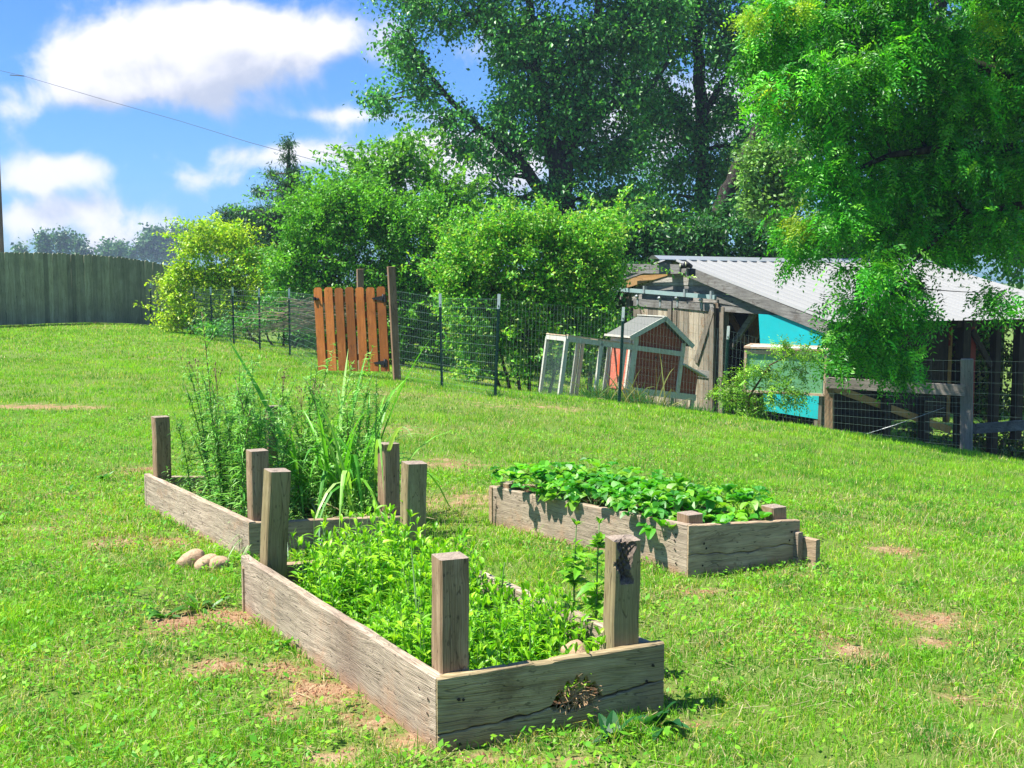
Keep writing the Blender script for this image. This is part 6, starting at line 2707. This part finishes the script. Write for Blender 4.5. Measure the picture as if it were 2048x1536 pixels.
# --- tall narrow leaved stalks in the far left bed
def weed_stalk(p, z, h, lean, nl, L, W, cols, label, group, seed, red=False, up=.7, prof=LINEAR, buds=0, t0=.05, br=0, cat='weed', name='weed_stalk', tuft=6, bend=.25):
    r = np.random.default_rng(seed)
    root = empty(name, (p[0], p[1], z))
    tag(root, label, cat, group)
    mb = MB()
    lv = Leaves()
    pts = [Vector((lean[0] * h * t * t, lean[1] * h * t * t, h * t)) for t in np.linspace(0, 1, 7)]
    mb.tube(pts, [.0045 * (1 - .8 * t) + .0008 for t in np.linspace(0, 1, 7)], 5)
    for i in range(6):
        stalk_leaves(lv, pts[i], pts[i + 1], r, max(3, nl // 6), L * (1.1 - .08 * i), W, up, cols, prof=prof, t0=0, tuft=tuft if i == 5 else 0, bend=bend)
    for k in range(br):
        t = r.uniform(.25, .9)
        i = min(5, int(t * 6))
        s0 = pts[i].lerp(pts[i + 1], t * 6 - i)
        a = r.uniform(0, 6.28)
        ln = h * r.uniform(.14, .30) * (1.25 - t)
        e = s0 + Vector((math.cos(a) * ln * .6, math.sin(a) * ln * .6, ln))
        mb.tube([s0, e], [.0018, .0008], 3, cap=False)
        stalk_leaves(lv, s0, e, r, 12, L * .75, W, up, cols, prof=prof, t0=.1, tuft=3, bend=bend)
    for k in range(buds):
        a = r.uniform(0, 6.28)
        s0 = pts[6] + Vector((math.cos(a) * .05 * r.random(), math.sin(a) * .05 * r.random(), r.uniform(-.05, .03)))
        mb.tube([pts[5], s0], [.0009, .0007], 3, cap=False)
        mb.tube([s0, s0 + Vector((0, 0, .009))], [.0045, .003], 5)
    mb.build('stem', M['stem_red'] if red else M['stem'], root)
    lv.build('leaves', M['leaf'], root)
    return root


rr_ = random.Random(12)
GRP = 'tall weed stalks in the far left bed'
LAB = 'tall slender green weed stalk with narrow leaves standing in the far left bed'


def bed3_at(px, t):
    """point in bed 3 seen at column px, at depth fraction t"""
    best = None
    for k in range(13, 91):
        s = k / 100
        p = bl(q3, s, t)
        x = 1024 + p.x / p.y * FPX * .997
        if best is None or abs(x - px) < best[0]:
            best = (abs(x - px), p)
    return best[1]


special = [(398, .45, 1.0, (-.05, 0), 'tallest weed stalk, leaning over the side board of the far left bed', 1, 0)]
for (px, t, h, ln, lab, red, buds) in special:
    p = bed3_at(px, t)
    weed_stalk(p, sz3 - .02, h + .12, ln, 150, .08, .16, SG_, lab, None, 500, True, br=6)
k = 0
cols3 = SG_
rows = []
for i in range(42):
    px = rr_.gauss(455, 64)
    if not 335 < px < 600:
        continue
    rows.append((px, rr_.uniform(.2, .95), rr_.uniform(.48, .84) * (.82 if px > 530 else 1)))
for i in range(17):
    rows.append((rr_.gauss(792, 20), rr_.uniform(.12, .7), rr_.uniform(.45, .92)))
for i in range(18):
    rows.append((rr_.uniform(590, 780), rr_.uniform(.05, .9), rr_.uniform(.22, .5)))
for (px, t, h) in rows:
    p = bed3_at(px, t)
    right = px > 765
    weed_stalk(p, sz3 - .02, h, (rr_.uniform(-.22, .22), rr_.uniform(-.15, .15)), int(80 + 100 * h) if not right else int(200 * h + 70), .10 if not right else .085, .125 if not right else .16, cols3 if rr_.random() < .75 else [(.05, .2, .03), (.12, .33, .04), (.2, .44, .06)],
               LAB, GRP, 600 + k, red=rr_.random() < .3, br=int(rr_.uniform(5, 10)), up=.32)
    k += 1
for i, (px, t, h) in enumerate(((408, .8, .80), (440, .9, .74), (628, .7, .62), (640, .55, .68), (560, .9, .70))):
    p = bed3_at(px, t)
    weed_stalk(p, sz3, h, (rr_.uniform(-.08, .08), 0), 26, .05, .12, SG_, 'thin weed stalk topped with small dark buds in the far left bed', 'budding weed stalks in the far left bed', 700 + i, red=True, buds=11, tuft=0)


# --- coarse long grass in the far left bed
def grass_clump(p, z, n, L, W, cols, label, group, seed, spread=.05, up=(1.0, 1.35), bend=(.35, .9), name='grass_clump', dirs=None, mat='leaf', cat='grass clump'):
    r = np.random.default_rng(seed)
    root = empty(name, (p[0], p[1], z))
    tag(root, label, cat, group)
    lv = Leaves()
    a = r.random(n) * 6.283 if dirs is None else dirs[0] + dirs[1] * r.normal(0, 1, n)
    el = r.uniform(up[0], up[1], n)
    D = np.c_[np.cos(a) * np.cos(el), np.sin(a) * np.cos(el), np.sin(el)]
    N = unit(np.c_[-np.cos(a) * np.sin(el), -np.sin(a) * np.sin(el), np.cos(el)] + r.normal(0, .25, (n, 3)))
    c = np.c_[r.normal(0, spread, n), r.normal(0, spread, n), np.zeros(n)]
    LL = L * (.55 + .6 * r.random(n))
    c0 = mixcol(n, cols, r, .12)
    V, F, C = ribbons(c, D, N, LL, np.full(n, W) * (.7 + .5 * r.random(n)), r.uniform(bend[0], bend[1], n), [.45, .8, 1, 1, .95, .85, .65, .4, 0], .3, c0 * .85, c0 * 1.15)
    lv.add(V, F, C)
    lv.build('blades', M[mat], root)
    return root


GC = [(.08, .32, .03), (.14, .45, .04), (.24, .58, .06), (.42, .66, .20)]
gcl = [(650, .4, 16, .84), (680, .25, 17, .95), (712, .3, 18, 1.0), (742, .2, 17, .98), (700, .6, 15, .9), (762, .35, 15, 1.0), (628, .6, 11, .7), (590, .5, 9, .6)]
for i, (px, t, n, L) in enumerate(gcl):
    p = bed3_at(px, t)
    grass_clump(p, sz3 - .02, n, L * 1.55, .023, GC, 'clump of broad arching grass blades growing among the weeds of the far left bed', 'coarse grass clumps in the far left bed', 800 + i, up=(1.0, 1.42), bend=(.2, 1.1))
p = bed3_at(805, .25)
grass_clump(p, sz3, 5, .62, .014, GC, 'few long grass blades arching to the right out of the far left bed', None, 820, up=(.9, 1.1), bend=(.55, .95), dirs=(0.1, .35))
p = bed3_at(470, .05)
grass_clump(p, sz3, 6, .34, .010, [(.2, .34, .10), (.32, .42, .18)], 'thin grass blades hanging over the side board above the three stones', None, 821, up=(.5, .9), bend=(.9, 1.3), dirs=(3.9, .3))
p = bed3_at(585, .45)
grass_clump(p, sz3, 26, .42, .016, [(.30, .36, .24), (.42, .48, .34), (.55, .58, .46)], 'bleached grey grass leaves slumped in the middle of the far left bed', None, 822, up=(.7, 1.4), bend=(.5, 1.2), mat='dry', spread=.06)
p = bed3_at(700, .12)
grass_clump(p, sz3, 16, .30, .009, [(.45, .40, .22), (.55, .42, .22)], 'dry straw coloured grass lying near the end board of the far left bed', None, 823, up=(.2, .9), bend=(.2, .8), mat='dry', spread=.12)
p = bed3_at(610, .06)
grass_clump(p, sz3, 8, .42, .012, [(.16, .32, .16), (.28, .42, .26)], 'pale green grass blades drooping towards the nearest bed', None, 824, up=(.35, .8), bend=(.5, .9), dirs=(5.6, .5), spread=.08)

# --- lobed weeds and taller shoots in the nearest bed
LOB = [(.10, .32, .02), (.2, .46, .03), (.32, .56, .04)]
BR = [.1, .55, 1, .8, .9, .5, .35, 0]


def bed1_at(px, t):
    best = None
    for k in range(101):
        p = bl(BEDS[0], k / 100, t)
        x = 1024 + p.x / p.y * FPX * .997
        if best is None or abs(x - px) < best[0]:
            best = (abs(x - px), p)
    return best[1]


for i, (px, t, h, lab) in enumerate(((1152, .30, .43, 'left one of two tall lobed leaf weeds beside the rotted corner post'), (1203, .22, .46, 'right one of two tall lobed leaf weeds beside the rotted corner post'))):
    p = bed1_at(px, t)
    weed_stalk(p, sz1, h, (.02, 0), 40, .095, .5, LOB, lab, None, 900 + i, prof=BR, up=.45, tuft=10, bend=.25, br=5)
for i, (px, t, h) in enumerate(((715, .86, .30), (745, .70, .27), (640, .62, .20), (800, .80, .30), (945, .75, .22), (1000, .5, .24), (830, .25, .26), (1060, .12, .2), (880, .6, .24))):
    p = bed1_at(px, t)
    weed_stalk(p, sz1, h, (rr_.uniform(-.1, .1), 0), 34, .095, .15, YG[:3], 'taller leafy green shoot standing above the weeds of the nearest bed', 'tall shoots in the nearest bed', 920 + i, prof=LANCE, up=.7, tuft=8, bend=.3)
p = bed1_at(845, .42)
grass_clump(p, sz1, 4, .40, .010, [(.35, .5, .2), (.5, .58, .35)], 'pale grass blades rising beside the nearest corner post', None, 940, up=(1.2, 1.45), bend=(.1, .3))

# --- strawberry plants
def strawberry(p, z, seed, label, group, nl=9, hh=.12, size=.062):
    r = np.random.default_rng(seed)
    root = empty('strawberry_plant', (p[0], p[1], z))
    tag(root, label, 'strawberry plant', group)
    mb = MB()
    lv = Leaves()
    cs, Ds, Ns, Ls, cl = [], [], [], [], []
    for k in range(nl):
        a = k * 2.4 + r.random() * .8
        out_ = r.uniform(.03, .13)
        h = hh * r.uniform(.55, 1.15)
        e = Vector((math.cos(a) * out_, math.sin(a) * out_, h))
        mid = Vector((e.x * .35, e.y * .35, h * .7))
        mb.tube([(0, 0, 0), mid, e], [.0022, .0018, .0014], 4, cap=False)
        L = size * r.uniform(.7, 1.2)
        tone = r.uniform(.75, 1.25)
        cc = np.array(LOBS[r.integers(0, len(LOBS))]) * tone
        el0 = r.uniform(-.3, .75)
        for da in (-1.25, 0, 1.25):
            b = a + da + r.normal(0, .12)
            el = el0 + r.normal(0, .15)
            D = np.array([math.cos(b) * math.cos(el), math.sin(b) * math.cos(el), math.sin(el)])
            cs.append(np.array(e))
            Ds.append(D)
            Ns.append(np.array([-math.cos(b) * math.sin(el) + r.normal(0, .15), -math.sin(b) * math.sin(el) + r.normal(0, .15), 1]))
            Ls.append(L)
            cl.append(cc)
    cs, Ds, Ns, Ls, cl = map(np.array, (cs, Ds, Ns, Ls, cl))
    V, F, C = ribbons(cs, Ds, unit(Ns), Ls, Ls * .86, r.uniform(.05, .5, len(Ls)), OVAL, .6, cl)
    lv.add(V, F, C)
    mb.build('stem', M['stem'], root)
    lv.build('leaves', M['leaf'], root)


LOBS = [(.05, .27, .016), (.09, .38, .02), (.14, .47, .026), (.22, .54, .035), (.06, .30, .03), (.2, .42, .05)]
sz2 = g2[0] + .19
k = 0
rs = random.Random(8)
for i in range(4):
    for j in range(11):
        s = .13 + .245 * i + rs.uniform(-.06, .06)
        t = .06 + .088 * j + rs.uniform(-.03, .03)
        if t > .97 or (s > .75 and .0 < t < .12 and False):
            continue
        p = bl(BEDS[1], min(.92, max(.08, s)), t)
        low = (.02 < t < .22 and s < .62)
        if s > .66 and t < .13:
            continue
        strawberry(p, sz2 - .03, 1000 + k, 'strawberry plant with broad three part leaves in the right hand bed', 'strawberry plants in the right hand bed', nl=11 if not low else 8, hh=(.125 if not low else .06) * (1.1 if t > .8 else 1), size=.056)
        k += 1

# --- coarse broad weeds at the foot of the nearest bed
for i, (px, py, L, lab) in enumerate(((1225, 1478, .12, 'dark toothed weed rosette under the end board of the nearest bed, left one'), (1312, 1462, .16, 'dark toothed weed at the right bottom corner of the nearest bed'))):
    g = G(px, py)
    grass_clump(g, g.z, 8, L, .045, [(.02, .11, .03), (.035, .16, .035)], lab, None, 1100 + i, up=(.5, 1.2), bend=(.2, .6), name='weed_rosette', spread=.012, cat='weed')
for i, (px, py, L) in enumerate(((330, 1238, .12), (395, 1222, .13), (420, 1215, .12), (250, 1010, .1), (140, 985, .12), (205, 960, .12), (560, 1296, .1))):
    g = G(px, py)
    grass_clump(g, g.z, 9, L, .022, [(.05, .2, .02), (.1, .3, .03)], 'low rosette of broad green leaves in the lawn left of the beds', 'leafy rosettes in the lawn', 1110 + i, up=(.25, .9), bend=(.1, .5), name='weed_rosette', spread=.012, cat='weed')

# --- long grass at the foot of the coop and fences
lv = Leaves()
r = np.random.default_rng(55)


def tall_grass(px0, px1, py0, py1, d0, d1, n, h, cols, sp=.1):
    t = r.random(n)
    px = px0 + (px1 - px0) * t
    d = d0 + (d1 - d0) * t + r.normal(0, sp, n)
    x = (px - 1024) / FPX * d
    z = HT(x, d)
    a = r.random(n) * 6.283
    el = r.uniform(.8, 1.5, n)
    D = np.c_[np.cos(a) * np.cos(el), np.sin(a) * np.cos(el), np.sin(el)]
    LL = h * (.4 + .9 * r.random(n))
    c = mixcol(n, cols, r, .2)
    V, F, C = ribbons(np.c_[x, d, z - .02], D, np.c_[np.sin(a), -np.cos(a), np.full(n, .3)], LL, .004 + LL * .018, r.uniform(.1, .8, n), [.8, 1, .8, .5, 0], .2, c * .7, c * 1.2)
    lv.add(V, F, C)


TG = [(.03, .13, .02), (.06, .22, .03), (.12, .30, .04)]
tall_grass(1175, 1290, 0, 0, 15.2, 15.2, 900, .34, TG, .18)
tall_grass(1060, 1180, 0, 0, 15.5, 15.4, 350, .16, TG + [(.35, .30, .12)], .15)
tall_grass(1280, 1420, 0, 0, 15.3, 15.3, 900, .22, TG, .2)
tall_grass(1420, 1660, 0, 0, 15.2, 15.3, 700, .15, TG + [(.35, .30, .12)], .2)
tall_grass(1660, 2080, 0, 0, 15.2, 14.9, 800, .13, TG, .2)
tall_grass(980, 1005, 0, 0, 13.6, 13.6, 120, .16, TG, .08)
tall_grass(875, 895, 0, 0, 14.8, 14.8, 60, .12, TG, .08)
tall_grass(640, 800, 0, 0, 16.6, 16.2, 240, .12, TG, .15)
tall_grass(280, 640, 0, 0, 29, 18, 500, .12, TG, .3)
tall_grass(1240, 1340, 0, 0, 15.0, 15.0, 40, .75, [(.40, .34, .13), (.3, .36, .1)], .2)
tall_grass(1180, 1240, 0, 0, 15.0, 15.0, 20, .6, [(.40, .34, .13), (.3, .36, .1)], .2)
for q in BEDS:
    n = 520
    e = r.integers(0, 4, n)
    t = r.random(n)
    P0 = np.array([[p.x, p.y] for p in q])
    a_, b_ = P0[e], P0[(e + 1) % 4]
    pos = a_ + (b_ - a_) * t[:, None]
    cc_ = P0.mean(0)
    nn = b_ - a_
    nn = np.c_[nn[:, 1], -nn[:, 0]]
    nn = unit(nn)
    nn *= np.sign(((a_ + b_) / 2 - cc_)[:, 0] * nn[:, 0] + ((a_ + b_) / 2 - cc_)[:, 1] * nn[:, 1])[:, None]
    pos += nn * (.012 + .03 * r.random((n, 1)))
    keep = (vnoise(pos[:, 0], pos[:, 1], 5, 88, 2) > .45) & (bareness(pos[:, 0], pos[:, 1]) < .45)
    pos = pos[keep]
    n = len(pos)
    a = r.random(n) * 6.283
    el = r.uniform(.9, 1.5, n)
    D = np.c_[np.cos(a) * np.cos(el), np.sin(a) * np.cos(el), np.sin(el)]
    LL = .04 + .06 * r.random(n)
    c = mixcol(n, [(.07, .22, .02), (.15, .34, .03)], r, .2)
    V, F, C = ribbons(np.c_[pos, HT(pos[:, 0], pos[:, 1]) - .01], D, np.c_[np.sin(a), -np.cos(a), np.full(n, .3)], LL, np.full(n, .0035), r.uniform(.1, .5, n), [.8, 1, .8, .5, 0], .2, c * .8, c * 1.1)
    lv.add(V, F, C)
o = lv.build('tall_grass', M['leaf'])
tag(o, 'uncut longer grass along the fence, the coop and the bed edges', 'tall grass', kind='stuff')

# ------------------------------------------------------------------ air
m, N, out = new_mat('air_haze')
pv = N.node('ShaderNodeVolumePrincipled')
pv.inputs['Color'].default_value = (.62, .80, 1.0, 1)
pv.inputs['Density'].default_value = .0007
pv.inputs['Anisotropy'].default_value = .2
N.link(pv.outputs[0], out.inputs['Volume'])
mb = MB()
mb.box((0, 180, 12), (420, 460, 44))
hz_o = mb.build('haze', m)
tag(hz_o, kind='stuff')
hz_o.display_type = 'WIRE'
